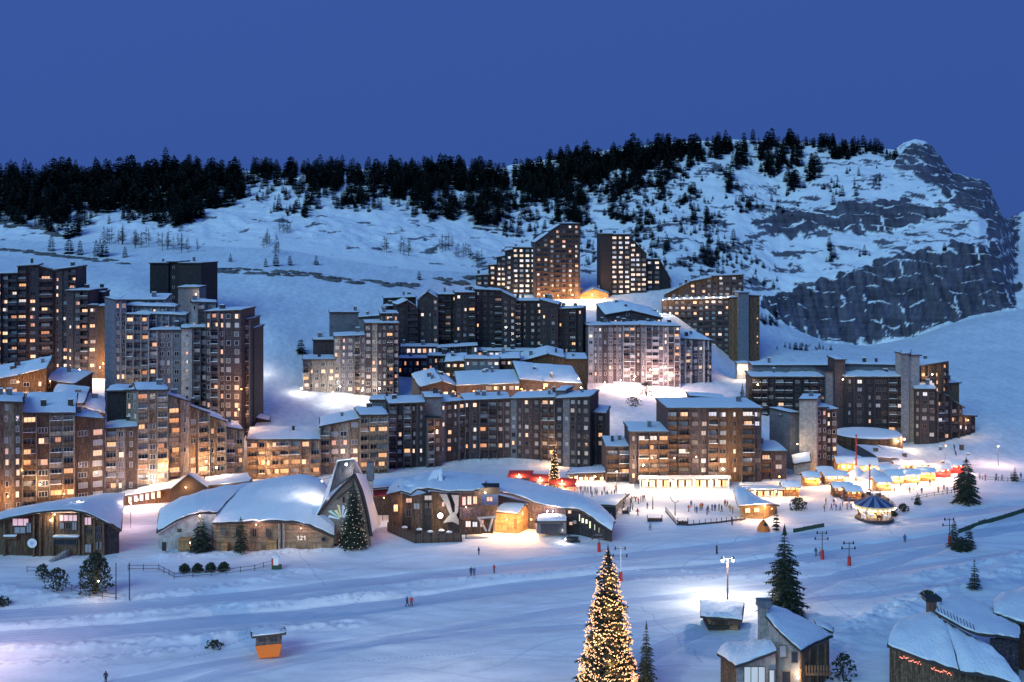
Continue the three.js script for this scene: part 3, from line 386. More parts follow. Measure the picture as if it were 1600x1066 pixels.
apartment('apartment_building', 'grey shingled apartment building washed pink and orange by lamps at its foot', { wall: M.mauve, parapet: M.plum, second: M.paleMauve, pier: M.paleMauve, lit: 0.08, lits: [LIT[2], LIT[1], LITB[1]], curtain: 0.42, col: 2.3, win: [1.5, 1.4, 1], pitch: 2.6, foot: 4, depth: 15, vary: 0.2 }, [
  [919, 452, 958, 453, 510, 509, {}], [958, 455, 1002, 455, 509, 509, {}], [1002, 453, 1062, 454, 509, 511, { snow: 1 }], [1062, 457, 1112, 462, 530, 533, { rise: 3 }],
], (r) => { wallLamp(r, 1016, 578, 446, 'rose', 250, 1.4); wallLamp(r, 1043, 582, 446, 'rose', 320, 1.5); wallLamp(r, 992, 588, 446, 'rose', 200, 1.2); wallLamp(r, 970, 594, 446, 'rose', 200, 0.9); wallLamp(r, 945, 598, 446, 'warm', 60, 1); });
apartment('apartment_building', 'brown square apartment building over the bright shop fronts of the ice rink', { wall: M.plum, parapet: M.rust, pier: M.plum, lit: 0.15, lits: [LIT[1], LIT[2], LITB[0], LITB[2]], frame: M.frameD, curtain: 0.35, col: 3.1, win: [1.9, 1.4, 1], pitch: 2.65, depth: 15, vary: 0.15, top: 1.0 }, [
  [1042, 315, 1190, 316, 639, 639, { litRow: { 0: 0.75, 4: 0.3 }, depth: 18 }], [984, 313, 1044, 313, 676, 676, {}], [947, 316, 986, 316, 699, 699, {}], [1189, 319, 1229, 319, 706, 706, {}],
], (r) => { wallLamp(r, 1005, 727, 308, 'warm', 330, 1.5); wallLamp(r, 1130, 733, 310, 'warm', 380, 1.7); for (const [u, v] of [[1019, 716], [1054, 716], [1088, 714]]) wallLamp(r, u, v, 309, 'amber', 50, 0.8); wallLamp(r, 1218, 745, 313, 'amber', 70, 1); });
apartment('tower_building', 'bare concrete stair tower with an orange lit edge right of the brown square building', { wall: M.concrete, lit: 0.1, curtain: 0.4, depth: 9, pitch: 2.6, col: 2.4, win: [1.2, 1.3, 0], group: 'towers of the village' }, [
  [1219, 338, 1236, 338, 650, 648, { blank: true, wall: M.slate, snow: 1.2 }], [1235, 334, 1250, 336, 646, 646, { blank: true, wall: M.slate }], [1249, 332, 1276, 330, 625, 625, { blank: true, snow: 0.2 }], [1275, 333, 1292, 334, 638, 638, { wall: M.plum, snow: 0.6 }], [1291, 335, 1308, 336, 642, 640, { wall: M.darker, snow: 0.6 }], [1240, 325, 1266, 324, 727, 722, { blank: true, wall: M.concrete, snow: 0.7, depth: 6, rise: 1.5 }],
], (r) => { wallLamp(r, 1273, 741, 324, 'amber', 170, 0.9); wallLamp(r, 1246, 694, 329, 'warm', 60, 0.8); });
apartment('apartment_building', 'low dark apartment wing with snow heaped on its balconies, under the cliff', { wall: M.darker, parapet: M.dark, pier: M.darker, lit: 0.08, lits: LIT, curtain: 0.3, col: 3, win: [1.8, 1.4, 0], pitch: 2.75, foot: 0, depth: 15, out: 0.8, fin: 1, frame: M.frameD, group: 'dark apartment buildings under the cliff' }, [
  [1174, 392, 1292, 390, 590, 590, { shelf: true }], [1176, 402, 1306, 401, 572, 572, { wall: M.slate, blank: true, depth: 9 }], [1291, 388, 1308, 388, 582, 582, { wall: M.slate, blank: true, snow: 0 }],
], (r) => { wallLamp(r, 1184, 601, 386, 'warm', 60, 1.1); });
apartment('apartment_building', 'large dark apartment building with balconies between two grey stair towers', { wall: M.darker, parapet: M.dark, pier: M.plum, lit: 0.06, lits: [LIT[1], LITB[0]], curtain: 0.45, col: 2.7, win: [1.6, 1.4, 1], pitch: 2.75, foot: -1, depth: 14, out: 0.7, fin: 2, frame: M.frameD, group: 'dark apartment buildings under the cliff' }, [
  [1305, 386, 1321, 386, 563, 563, { wall: M.plum, blank: true, snow: 0.3, depth: 9 }], [1318, 395, 1412, 394, 570, 572, { wall: M.slate, blank: true, depth: 9 }], [1320, 384, 1411, 382, 590, 590, { shelf: true, snow: 0.9 }], [1408, 378, 1421, 377, 554, 554, { wall: M.slate, blank: true, snow: 0.2, depth: 10 }], [1420, 379, 1437, 380, 556, 556, { wall: M.concrete, blank: true, snow: 0.2, depth: 8 }],
], (r) => { wallLamp(r, 1317, 593, 380, 'warm', 70, 1); });
apartment('apartment_building', 'dark end building with stepped roofs and yellow lights at the top', { wall: M.darker, parapet: M.dark, pier: M.plum, lit: 0.1, lits: [LIT[1], LIT[0], LITB[2]], curtain: 0.45, col: 2.6, win: [1.5, 1.4, 1], pitch: 2.75, foot: -1, depth: 12, out: 0.7, fin: 2, frame: M.frameD, group: 'dark apartment buildings under the cliff' }, [
  [1436, 390, 1479, 393, 573, 566, { wall: M.oak, lit: 0.5, rise: 0.2 }], [1476, 394, 1499, 397, 600, 599, { blank: true, wall: M.oak }], [1429, 375, 1462, 373, 609, 609, {}], [1462, 374, 1484, 376, 612, 622, {}], [1483, 377, 1504, 379, 624, 638, {}], [1503, 380, 1524, 383, 650, 651, {}],
], (r) => { wallLamp(r, 1457, 585, 386, 'warm', 90, 1); wallLamp(r, 1513, 657, 377, 'amber', 60, 0.9); wallLamp(r, 1444, 702, 370, 'warm', 130, 1); wallLamp(r, 1461, 703, 370, 'warm', 130, 1); });
// the terraces between the big blocks
apartment('shop_terrace', 'long low glazed gallery with a snowy roof at the foot of the dark gabled row', { grid: true, wall: M.pale, parapet: M.slate, pier: M.concrete, lit: 0.45, lits: [LITB[2], LIT[1], LITB[0]], curtain: 0.4, col: 2.2, win: [1.6, 1.8, 0], pitch: 3, foot: 10, depth: 9, fin: 3, out: 0.3, top: 0.5, group: 'low terraces in the middle of the village' }, [
  [626, 446, 684, 447, 543, 543, {}], [684, 442, 746, 443, 545, 541, { wall: M.plum }], [746, 446, 868, 447, 549, 551, {}],
]);
apartment('shop_terrace', 'dark timber lower gallery beneath the left end of the glazed gallery', { wall: M.darker, parapet: M.plum, pier: M.plum, lit: 0.25, lits: LIT, curtain: 0.3, col: 2.3, win: [1.4, 1.6, 1], pitch: 2.7, foot: 4, depth: 8, fin: 2, out: 0.5, group: 'low terraces in the middle of the village' }, [[622, 432, 668, 432, 561, 561, { snow: 0.3 }], [668, 430, 702, 430, 557, 557, { wall: M.dark, snow: 0.3 }]]);
house('village_house', 'blue grey flat fronted house with two rows of lit windows below the glazed gallery', { wall: M.slate, parapet: M.slate, lit: 0.45, lits: LITB, curtain: 0.3, col: 2.6, win: [1.6, 1.2, 0], pitch: 3.4, foot: 4, depth: 10, fin: 0, out: 0, group: 'low terraces in the middle of the village' }, [[695, 415, 727, 415, 567, 565, { wall: M.rust, lit: 0.8, rise: 2, lits: LIT, snow: 0.7 }], [726, 412, 780, 412, 562, 562, {}], [780, 416, 812, 416, 562, 561, { wall: M.rust, lit: 0.6, rise: 1.5 }]]);
house('village_house', 'dark brown barn with a low gable right of the blue grey house', { wall: M.rust, parapet: M.rust, lit: 0, curtain: 0, depth: 14, pitch: 9, foot: 4, group: 'low terraces in the middle of the village', blank: true }, [[810, 424, 856, 424, 567, 554, { rise: 2 }], [856, 424, 882, 424, 554, 561, { rise: 2 }], [880, 426, 918, 426, 562, 562, { rise: 1 }]], (r) => { wallLamp(r, 889, 580, 420, 'white', 60, 1); });
house('village_house', 'low house with broad rippled snow roofs behind the dark curved building', { wall: M.plum, parapet: M.plum, lit: 0.5, lits: LIT, curtain: 0.3, col: 2.6, win: [1.7, 1.3, 0], pitch: 3, foot: 2, fin: 0, out: 0, top: 0.5, group: 'low terraces in the middle of the village' }, [
  [655, 385, 690, 387, 607, 597, { depth: 16, rise: 3, snow: 0.9 }], [690, 388, 715, 390, 597, 606, { depth: 16, rise: 3, snow: 0.9 }], [714, 388, 812, 390, 604, 601, { depth: 18, rise: 3, snow: 0.9 }], [812, 392, 848, 393, 594, 598, { depth: 20, rise: 4.5, snow: 1 }], [846, 394, 908, 396, 597, 601, { depth: 18, rise: 4.5, snow: 1 }],
], (r) => { wallLamp(r, 708, 612, 380, 'amber', 220, 1); wallLamp(r, 815, 608, 382, 'amber', 300, 1); wallLamp(r, 740, 611, 382, 'amber', 160, 0.8); wallLamp(r, 850, 606, 386, 'amber', 220, 0.9); wallLamp(r, 880, 606, 387, 'amber', 220, 0.9); wallLamp(r, 904, 592, 386, 'white', 160, 1.4); wallLamp(r, 908, 606, 386, 'warm', 380, 1.4); wallLamp(r, 770, 614, 381, 'warm', 140, 1); });
house('village_house', 'small white lit hut behind the stepped tan building', { wall: M.pale, parapet: M.pale, lit: 0.5, lits: LITB, col: 2.4, win: [1.4, 1.4, 1], pitch: 3, depth: 7, fin: 0, out: 0, top: 0.6, group: 'huts on the terraces' }, [[370, 350, 397, 351, 655, 653, {}], [397, 351, 421, 352, 653, 659, { wall: M.plum, lit: 0.1 }]], (r) => wallLamp(r, 380, 662, 346, 'warm', 50, 0.9));
house('village_house', 'glowing timber hut between the two groups of towers', { wall: M.honey, parapet: M.honey, lit: 0.7, lits: LIT, col: 3, win: [1.6, 1.4, 0], pitch: 3, depth: 8, fin: 0, out: 0, top: 0.8, foot: 38, group: 'huts on the terraces' }, [[906, 600, 928, 600, 461, 452, { rise: 1 }], [928, 600, 951, 600, 452, 460, { rise: 1 }]], (r) => { wallLamp(r, 925, 463, 594, 'amber', 420, 2.4); wallLamp(r, 909, 466, 592, 'amber', 420, 1.8); wallLamp(r, 945, 466, 592, 'amber', 260, 1.5); });
house('village_house', 'small round lit hut on the road below the blue pillar', { wall: M.pale, parapet: M.pale, lit: 0.9, lits: [LIT[4]], col: 2.4, win: [1.5, 1.2, 0], pitch: 3, depth: 5, fin: 0, out: 0, top: 0.6, group: 'huts on the terraces' }, [[1152, 478, 1174, 478, 569, 569, {}]], (r) => wallLamp(r, 1161, 573, 474, 'warm', 260, 1.6));
house('village_house', 'low house with a wide snow roof above the grey shingled building', { wall: M.plum, parapet: M.plum, lit: 0.1, col: 3, win: [1.4, 1.2, 0], pitch: 3, depth: 16, fin: 0, out: 0, foot: 12, group: 'huts on the terraces' }, [[946, 482, 986, 484, 493, 486, { rise: 4, snow: 1 }], [986, 484, 1034, 486, 486, 498, { rise: 3.5, snow: 1.1 }]]);
house('village_house', 'dark cabin on the roof terrace behind the brown square building', { wall: M.darker, parapet: M.darker, lit: 0.3, lits: [LITB[0]], col: 3, win: [1.5, 1, 0], pitch: 3, depth: 6, fin: 0, out: 0, foot: 8, group: 'huts on the terraces' }, [[1078, 345, 1132, 345, 620, 624, {}]]);
house('village_house', 'orange lit low house at the left frame edge above the tan building', { wall: M.oak, parapet: M.oak, lit: 0.4, lits: LIT, col: 3, win: [1.7, 1.3, 1], pitch: 2.8, depth: 14, fin: 0, out: 0, foot: 2, group: 'low houses above the tan building' }, [[-40, 322, 30, 324, 600, 588, { rise: 3, snow: 0.9 }], [30, 324, 72, 326, 588, 577, { rise: 2.5, snow: 0.9 }], [66, 330, 116, 330, 594, 602, { wall: M.dark, lit: 0.1, rise: 2 }]], (r) => { wallLamp(r, 28, 597, 317, 'amber', 300, 1.2); wallLamp(r, 78, 596, 321, 'amber', 120, 0.9); });
house('village_house', 'low house with a curved snow roof lit orange at its eave, behind the tan building', { wall: M.oak, parapet: M.oak, lit: 0.4, lits: LIT, col: 3, win: [1.7, 1.3, 1], pitch: 2.8, depth: 12, fin: 0, out: 0, foot: 2, group: 'low houses above the tan building' }, [[78, 308, 130, 310, 628, 633, { rise: 3.2, snow: 0.9 }], [128, 310, 163, 312, 638, 648, { rise: 3, snow: 0.9 }]], (r) => { wallLamp(r, 148, 648, 304, 'amber', 150, 0.9); wallLamp(r, 108, 640, 303, 'amber', 110, 0.8); });

// ---------------------------------------------------------------- the low village along the piste
// a roof between a front and a back line of points: boards below, snow above
function roof(root, front, back, o = {}) {
  const A = front.map((p) => P(...p)), B = back.map((p) => P(...p)), sub = o.sub ?? 4, m = o.m ?? 8, G = [];
  const curve = (L) => new THREE.CatmullRomCurve3(L, false, 'centripetal');
  const ca = A.length > 2 && !o.straight ? curve(A) : null, cb = B.length > 2 && !o.straight ? curve(B) : null, n = (A.length - 1) * sub + 1;
  const pick = (c, L, i) => { if (c) return c.getPoint(i / (n - 1)); const s = Math.min(L.length - 2, Math.floor(i / sub)); return L[s].clone().lerp(L[s + 1], (i - s * sub) / sub); };
  for (let i = 0; i < n; i++) { const a = pick(ca, A, i), b = pick(cb, B, i); G.push([]); for (let j = 0; j < m; j++) { const q = j / (m - 1), p = a.clone().lerp(b, q); p.y += (o.sag ?? 0) * Math.sin(q * Math.PI) ; p.sub(root.position); G[i].push(p); } }
  const t = o.snow ?? 0.7, s = A[0].x;
  const fas = mesh('roof_board', slab(G, () => 0, -(o.board ?? 0.35)), o.mat ?? M.fascia, root);
  if (t) { const S = G.map((row, i) => row.map((p, j) => { const ex = i === 0 || i === n - 1, ez = j === 0 || j === m - 1; if (!ex && !ez) return p; const c = G[clamp(i, 1, n - 2)][clamp(j, 1, m - 2)]; return p.clone().lerp(c, 0.3 * Math.abs(n2(s + i * 1.1, j * 1.7))); })); mesh('roof_snow', slab(S, (i, j) => 0.03 + t * rimOf(i, n) * rimOf(j, m) * (0.78 + 0.5 * n2(s + i * 0.4, j * 0.5)), 0.01), M.snow, root); }
  return fas;
}
// walls under a line of tops; each stretch its own panel
function walls(root, tops, mats, o = {}) {
  const L = tops.map((p) => P(...p)), out = [];
  for (let i = 0; i + 1 < L.length; i++) {
    const a = L[i], b = L[i + 1], f = frameOf(a, b), y = Math.min(H(a.x, a.z), H(b.x, b.z)) - 0.8, d = o.thick ?? 0.3, yb = o.base ?? y;
    const w = mesh('wall', hexa([V(0, yb, 0), V(f.w, yb, 0), V(f.w, yb, -d), V(0, yb, -d)], [V(0, a.y, 0), V(f.w, b.y, 0), V(f.w, b.y, -d), V(0, a.y, -d)]), Array.isArray(mats) ? mats[i % mats.length] : mats, root);
    w.position.copy(rel(root, f.at(0, 0))); w.rotation.y = f.ry; out.push(f);
  }
  return out;
}
// a window seen between (u0, v0) and (u1, v1), on a wall D metres out that runs along facade f
function pane(root, u0, v0, u1, v1, D, mat, bars = 1, frame = M.frame, name = 'window') {
  const a = P(u0, v1, D), b = P(u1, v0, D), w = Math.max(0.4, b.x - a.x), h = Math.max(0.4, b.y - a.y), [g, p] = winGeo(Math.round(w * 10) / 10, Math.round(h * 10) / 10, bars), q = mesh(name, g, frame, root, rel(root, V((a.x + b.x) / 2, (a.y + b.y) / 2, -D)));
  mesh('pane', p, mat, q); return q;
}
function block(root, name, u0, v0, u1, v1, D, depth, mat) { const a = P(u0, v1, D), b = P(u1, v0, D); return mesh(name, box(0, b.x - a.x, 0, b.y - a.y, -depth, 0), mat, root, rel(root, V(a.x, a.y, -D))); }
function bars(root, name, list, r, mat) { return mesh(name, merge(list.map(([a, b, r2]) => bar(rel(root, a), rel(root, b), r2 ?? r, 6))), mat, root); }
const pinkPane = glow(1, 0.5, 0.62, 0.55), blueRoom = glow(0.2, 0.3, 0.9, 0.3), yellowPane = glow(0.95, 0.95, 0.5, 1.2), shopPane = glow(1, 0.68, 0.36, 1.5), redPane = glow(1, 0.16, 0.1, 0.8), amberPane = glow(1, 0.46, 0.12, 1.2);

{ // glazed hall on the left
  const r = thing('ski_hall', 'wide timber hall with pink lit windows and a heart sign, at the left edge', 'building', onGround(80, 240));
  walls(r, [[-60, 829, 239], [0, 814, 238.5], [25, 809, 238.3], [69, 802, 238], [126, 802, 238], [162, 817, 238], [186, 830, 240]], [M.oak, M.oak, M.rust, M.oak, M.oak, M.dark]);
  walls(r, [[164, 819, 238.6], [191, 808, 262]], M.rust);
  roof(r, [[-70, 829, 237], [0, 812, 236.5], [69, 799, 236], [126, 799, 236], [162, 814, 236.5], [190, 829, 238]], [[-70, 815, 276], [0, 803, 276], [69, 789, 276], [126, 779, 277], [160, 772, 277], [195, 770, 277]], { snow: 0.7, sag: 0.5 });
  for (const [a, b, c, d, k] of [[19, 810, 45, 822, 2], [92, 804, 121, 815, 3], [131, 808, 143, 821, 1]]) pane(r, a, b, c, d, 237.8, pinkPane, k, M.frameD);
  for (const [a, b, c, d, m] of [[22, 823, 40, 834, M.curtain], [41, 817, 49, 833, M.curtain], [93, 816, 100, 827, M.curtain], [102, 816, 111, 827, M.glass], [112, 815, 120, 829, M.curtain], [134, 826, 142, 834, M.glass], [132, 850, 143, 864, M.curtain], [149, 822, 158, 833, M.glassB], [149, 846, 153, 860, M.curtain], [155, 846, 159, 860, M.curtain], [84, 842, 120, 852, M.glass], [150, 834, 159, 844, M.glassB]]) pane(r, a, b, c, d, 237.75, m, 1, M.frameD);
  for (const u of [6, 52, 62, 82, 123, 130, 147, 161]) { const x = P(u, 803, 237.6), t = u < 70 ? lerp(815, 802, u / 69) : u < 126 ? 802 : lerp(802, 816, (u - 126) / 36); block(r, 'pillar', u - 1.6, t, u + 1.6, 872, 237.5, 0.4, M.oak); }
  block(r, 'balcony', 5, 839, 24, 842, 237.2, 0.7, M.oak); block(r, 'balcony_snow', 5, 836.5, 24, 838.8, 237.1, 0.8, M.snow); block(r, 'balcony', 82, 840, 122, 843, 236.8, 1.1, M.oak); block(r, 'balcony_snow', 82, 837.6, 122, 839.8, 236.7, 1.2, M.snow);
  { const s = new THREE.CylinderGeometry(1.02, 1.02, 0.14, 28); s.rotateX(Math.PI / 2); const sg = mesh('round_sign', s, M.white, r, rel(r, P(50, 849, 237.4)));
    const h = new THREE.Shape(); h.moveTo(0, -0.5); h.bezierCurveTo(-0.75, 0.1, -0.45, 0.6, 0, 0.25); h.bezierCurveTo(0.45, 0.6, 0.75, 0.1, 0, -0.5); const hg = new THREE.ExtrudeGeometry(h, { depth: 0.05, bevelEnabled: false, curveSegments: 6 }); mesh('heart', hg, std([0.45, 0.5, 0.75], 0.6), sg, V(0, 0.02, 0.075)); }
  lamp(r, rel(r, P(79, 813, 236.9)), 'warm', 25, 0.9); lamp(r, rel(r, P(85, 804, 237)), 'warm', 12, 0.5);
  bars(r, 'lamp_post', [[P(123, 800, 250), P(123, 788, 250)]], 0.08, M.metal); lamp(r, rel(r, P(123, 785, 250)), 'white', 420, 2);
  // stair up to the door, under snow
  for (let k = 0; k < 6; k++) block(r, 'stair', 76 + k * 4, 876 - k * 2.6, 82 + k * 4, 880, 233 + k * 0.5, 2.4, M.concrete);
  for (const [a, b] of [[166, 0], [176, 1]]) pane(r, 167 + b * 9, 828 - b * 2, 173 + b * 9, 842 - b * 3, 240.5 + b * 8, LIT[1], 1, M.frameD);
}
{ // long roof behind the hall
  const r = thing('arcade', 'long low arcade under a snow roof behind the glazed hall', 'building', onGround(190, 280));
  roof(r, [[128, 789, 282], [200, 774, 285], [262, 764, 288], [318, 752, 290]], [[118, 783, 296], [200, 760, 300], [262, 748, 303], [310, 740, 305]], { snow: 0.6, straight: true });
  walls(r, [[130, 791, 283], [200, 776, 286], [262, 766, 289], [316, 754, 291]], M.rust);
  for (let k = 0; k < 6; k++) pane(r, 200 + k * 9, 776 - k * 1.6, 206 + k * 9, 786 - k * 1.6, 285.4 + k * 0.4, k % 2 ? LIT[2] : amberPane, 1, M.frameD);
  lamp(r, rel(r, P(214, 781, 282)), 'pink', 260, 1); lamp(r, rel(r, P(240, 778, 284)), 'amber', 120, 0.8); bars(r, 'lamp_post', [[P(240, 752, 292), P(240, 757, 292)]], 0.07, M.metal); lamp(r, rel(r, P(240, 752, 292)), 'white', 160, 1.2);
}
{
  const r = thing('gabled_hut', 'dark timber hut with a steep snowy gable behind the curved roof', 'hut', onGround(292, 288), 'huts behind the curved roof');
  roof(r, [[264, 766, 284], [294, 741, 284]], [[272, 760, 294], [302, 738, 294]], { snow: 0.5, straight: true }); roof(r, [[294, 741, 284.05], [324, 762, 284]], [[302, 738, 294], [330, 757, 294]], { snow: 0.5, straight: true });
  const g = P(294, 743, 285), a = P(267, 764, 285), b = P(320, 761, 285), s = new THREE.Shape([new THREE.Vector2(a.x - g.x, 0), new THREE.Vector2(b.x - g.x, 0), new THREE.Vector2(b.x - g.x, b.y + 1), new THREE.Vector2(0, g.y + 1), new THREE.Vector2(a.x - g.x, a.y + 1)]);
  mesh('gable', new THREE.ExtrudeGeometry(s, { depth: 0.3, bevelEnabled: false }), M.rust, r, rel(r, V(g.x, -1, -285.4))); lamp(r, rel(r, P(290, 762, 283.5)), 'warm', 40, 0.6);
}
{
  const r = thing('gabled_hut', 'low stall with a broad snow roof and a red and white lit front', 'hut', onGround(350, 292), 'huts behind the curved roof');
  roof(r, [[318, 760, 290], [395, 752, 292]], [[318, 746, 306], [388, 739, 308]], { snow: 0.7, straight: true }); walls(r, [[320, 762, 291], [392, 754, 293]], M.rust);
  for (let k = 0; k < 7; k++) pane(r, 322 + k * 9.6, 763.5 - k, 329 + k * 9.6, 771 - k, 290.5 + k * 0.25, k % 3 ? LITB[0] : redPane, 1, M.frameD);
  lamp(r, rel(r, P(350, 766, 288.5)), 'warm', 90, 0.8);
}
{ // the long curved roof
  const r = thing('curved_roof_hall', 'log walled restaurant under one sweeping snow roof beside the pointed chapel', 'building', onGround(380, 246));
  roof(r, [[244, 832, 242], [285, 809, 242], [312, 801.5, 243], [340, 801, 245]], [[250, 794, 262], [296, 777, 270], [345, 764, 275], [400, 754, 280]], { snow: 0.8, sag: 1.2, m: 10 });
  roof(r, [[331, 817, 240.6], [392, 815.5, 240], [446, 815, 239.5], [484, 822, 240], [524, 839, 241]], [[385, 758, 281], [430, 748, 281], [478, 743, 281], [504, 752, 277], [522, 793, 262]], { snow: 0.9, sag: 1.6, m: 12 });
  walls(r, [[247, 834, 243.2], [286, 811, 243]], M.pale); walls(r, [[286, 811, 243], [313, 804, 243.2], [338, 804, 243.4]], M.pale);
  walls(r, [[333, 819, 241.6], [440, 817, 241]], M.log); walls(r, [[444, 817, 240.8], [484, 825, 240.9], [521, 841, 241.4]], M.log);
  for (const [a, b, c, d, m] of [[394, 825, 401, 839, M.glass], [415, 826, 421, 840, M.glassB], [345, 826, 352, 836, M.blind], [277, 826, 284, 832, M.oak], [253, 847, 260, 861, M.glass], [368, 826, 374, 838, M.glass]]) pane(r, a, b, c, d, 240.6, m, 1, M.frameD);
  for (const [a, b, c, d] of [[278, 843, 296, 861], [416, 845, 432, 863], [346, 849, 355, 869]]) block(r, 'entrance_box', a, b, c, d, 240.2, 2, M.honey);
  for (const u of [434, 441]) block(r, 'pillar', u, 818, u + 4, 860, 240.3, 0.6, M.beige);
  { const g = new THREE.TorusGeometry(0.55, 0.12, 6, 20); const w = mesh('round_window', g, M.frameD, r, rel(r, P(506, 843, 240.6))); const c = new THREE.CylinderGeometry(0.52, 0.52, 0.06, 20); c.rotateX(Math.PI / 2); mesh('pane', c, M.glass, w); }
  for (const [u, v, s] of [[347, 785, 0.9], [358, 781, 1.25]]) { const g = new THREE.SphereGeometry(s, 14, 10); mesh('vent_dome', g, M.snow, r, rel(r, P(u, v, 262))); bars(r, 'vent_stem', [[P(u, v, 262), P(u, v + 12, 262)]], 0.25, M.metal); }
  roof(r, [[352, 797, 256], [371, 790, 256], [392, 798, 256]], [[362, 791, 262], [374, 786, 262], [392, 792, 262]], { snow: 0.25, mat: M.black }); walls(r, [[354, 798, 256.4], [371, 791.5, 256.3], [390, 799, 256.4]], M.black, { base: 8 });
  // the figures on the wall
  const t = document.createElement('canvas'); t.width = 256; t.height = 128; const c = t.getContext('2d'); c.fillStyle = '#00000000'; c.clearRect(0, 0, 256, 128);
  const font = await (new (await import('three/addons/loaders/FontLoader.js')).FontLoader()).loadAsync('fonts/droid/droid_sans_bold.typeface.json');
  const { TextGeometry } = await import('three/addons/geometries/TextGeometry.js');
  const tg = new TextGeometry('121', { font, size: 0.95, depth: 0.12, curveSegments: 4, bevelEnabled: false }); mesh('lettering', tg, glow(1, 0.9, 0.75, 0.45), r, rel(r, P(463, 844, 239.9)));
  lamp(r, rel(r, P(312, 806, 239.5)), 'rose', 45, 0.6); lamp(r, rel(r, P(470, 826, 238.5)), 'rose', 25, 0.4); lamp(r, rel(r, P(400, 820, 238.8)), 'rose', 30, 0.4);
}
{ // chapel
  const r = thing('chapel', 'pointed timber chapel with a steep dark roof and a fan of coloured glass', 'chapel', onGround(540, 248));
  const D = 246, o = P(540, 850, D), pts = [[553, 740], [497, 804], [499, 856], [580, 856], [578, 832], [566, 776]].map(([u, v]) => { const p = P(u, v, D); return new THREE.Vector2(p.x - o.x, p.y - o.y); });
  mesh('gable', new THREE.ExtrudeGeometry(new THREE.Shape(pts), { depth: 0.4, bevelEnabled: false }), clad([0.5, 0.42, 0.36], plankT), r, rel(r, V(o.x, o.y, -D - 0.4)));
  const quad = (name, q, mat, t) => { const L = q.map((p) => rel(r, P(...p))), G = [[L[0], L[3]], [L[1], L[2]]].map(([a, b]) => [a, a.clone().lerp(b, 0.33), a.clone().lerp(b, 0.67), b]); const G3 = [G[0], G[0].map((p, i) => p.clone().lerp(G[1][i], 0.5)), G[1]]; return mesh(name, slab(G3, () => t, -0.05), mat, r); };
  quad('roof_shingles', [[494, 806, 245], [515, 768, 245], [527, 722, 252], [505, 785, 256]], M.snow, 0.5); quad('roof_front', [[514, 771, 245.4], [551, 743, 244.8], [554, 720, 248.5], [528, 722, 251]], clad([0.13, 0.13, 0.16], shingleT), 0.25);
  quad('roof_shingles', [[526, 722, 251], [554, 719, 249], [575, 760, 262], [520, 760, 266]], M.snow, 0.4); quad('roof_side', [[555, 742, 246], [580, 834, 246], [594, 820, 262], [571, 745, 262]], M.snow, 0.45);
  const bm = (l, rr) => { const c = new THREE.CatmullRomCurve3(l.map((p) => rel(r, P(...p)))); return mesh('beam', new THREE.TubeGeometry(c, 16, rr, 6), M.black, r); };
  bm([[553, 741, 245.3], [564, 766, 245.2], [573, 800, 245.2], [580, 838, 245.3]], 0.42); bm([[552, 744, 245.2], [525, 770, 245.2], [496, 806, 245.3]], 0.3); bm([[550, 761, 245.6], [536, 772, 245.6], [526, 780, 245.6]], 0.16);
  const cols = [[0.7, 0.75, 0.85], [0.55, 0.75, 0.6], [0.85, 0.82, 0.5], [0.9, 0.65, 0.35], [0.6, 0.7, 0.8], [0.85, 0.85, 0.8], [0.5, 0.65, 0.8]];
  for (let k = 0; k < 7; k++) { const a = Math.PI * (0.92 - k * 0.115), g = new THREE.Shape([new THREE.Vector2(0.55, -0.1), new THREE.Vector2(2.9 + 0.5 * Math.sin(k * 2.3), -0.34), new THREE.Vector2(3.2 + 0.5 * Math.sin(k * 2.3), 0.3), new THREE.Vector2(0.55, 0.1)]), e = new THREE.ExtrudeGeometry(g, { depth: 0.08, bevelEnabled: false }); e.rotateZ(a); mesh('glass_ray', e, std(cols[k], 0.35), r, rel(r, P(534, 812, D - 0.06))); }
  pane(r, 535, 776, 539, 786, D - 0.1, M.glass, 0, M.frameD); block(r, 'door', 526, 834, 536, 855, D - 0.06, 0.1, M.frameD);
  lamp(r, rel(r, P(541, 726, 245.6)), 'white', 60, 1.6); bars(r, 'lamp_arm', [[P(520, 745, 250), P(504, 750, 252)]], 0.08, M.metal); lamp(r, rel(r, P(503, 752, 252)), 'white', 230, 0.7, 'spot', { to: rel(r, P(474, 792, 258)), angle: 1.25 });
}
{ const r = thing('chimney_pylon', 'tall pale post with a dark head behind the pointed chapel', 'pylon', onGround(578, 268)); block(r, 'shaft', 574, 752, 582, 812, 268, 1.1, M.pale); block(r, 'head', 572.5, 724, 583.5, 751, 267.8, 1.5, M.slate); }
{
  const r = thing('awning_stall', 'small stall with a red awning between the chapel and the timber restaurant', 'stall', onGround(600, 272));
  roof(r, [[578, 763, 272], [628, 760, 274]], [[578, 751, 284], [630, 746, 286]], { snow: 0.6, straight: true }); walls(r, [[582, 766, 275], [626, 763, 276]], M.dark);
  roof(r, [[584, 775, 269], [613, 773, 269]], [[584, 766, 274], [613, 765, 274]], { snow: 0, mat: M.red, board: 0.12, straight: true }); for (const u of [585, 598, 612]) bars(r, 'post', [[P(u, 775, 269.2), V(P(u, 775, 269.2).x, 0, -269.2)]], 0.07, M.wire); lamp(r, rel(r, P(600, 778, 271)), 'amber', 30, 0.6);
}
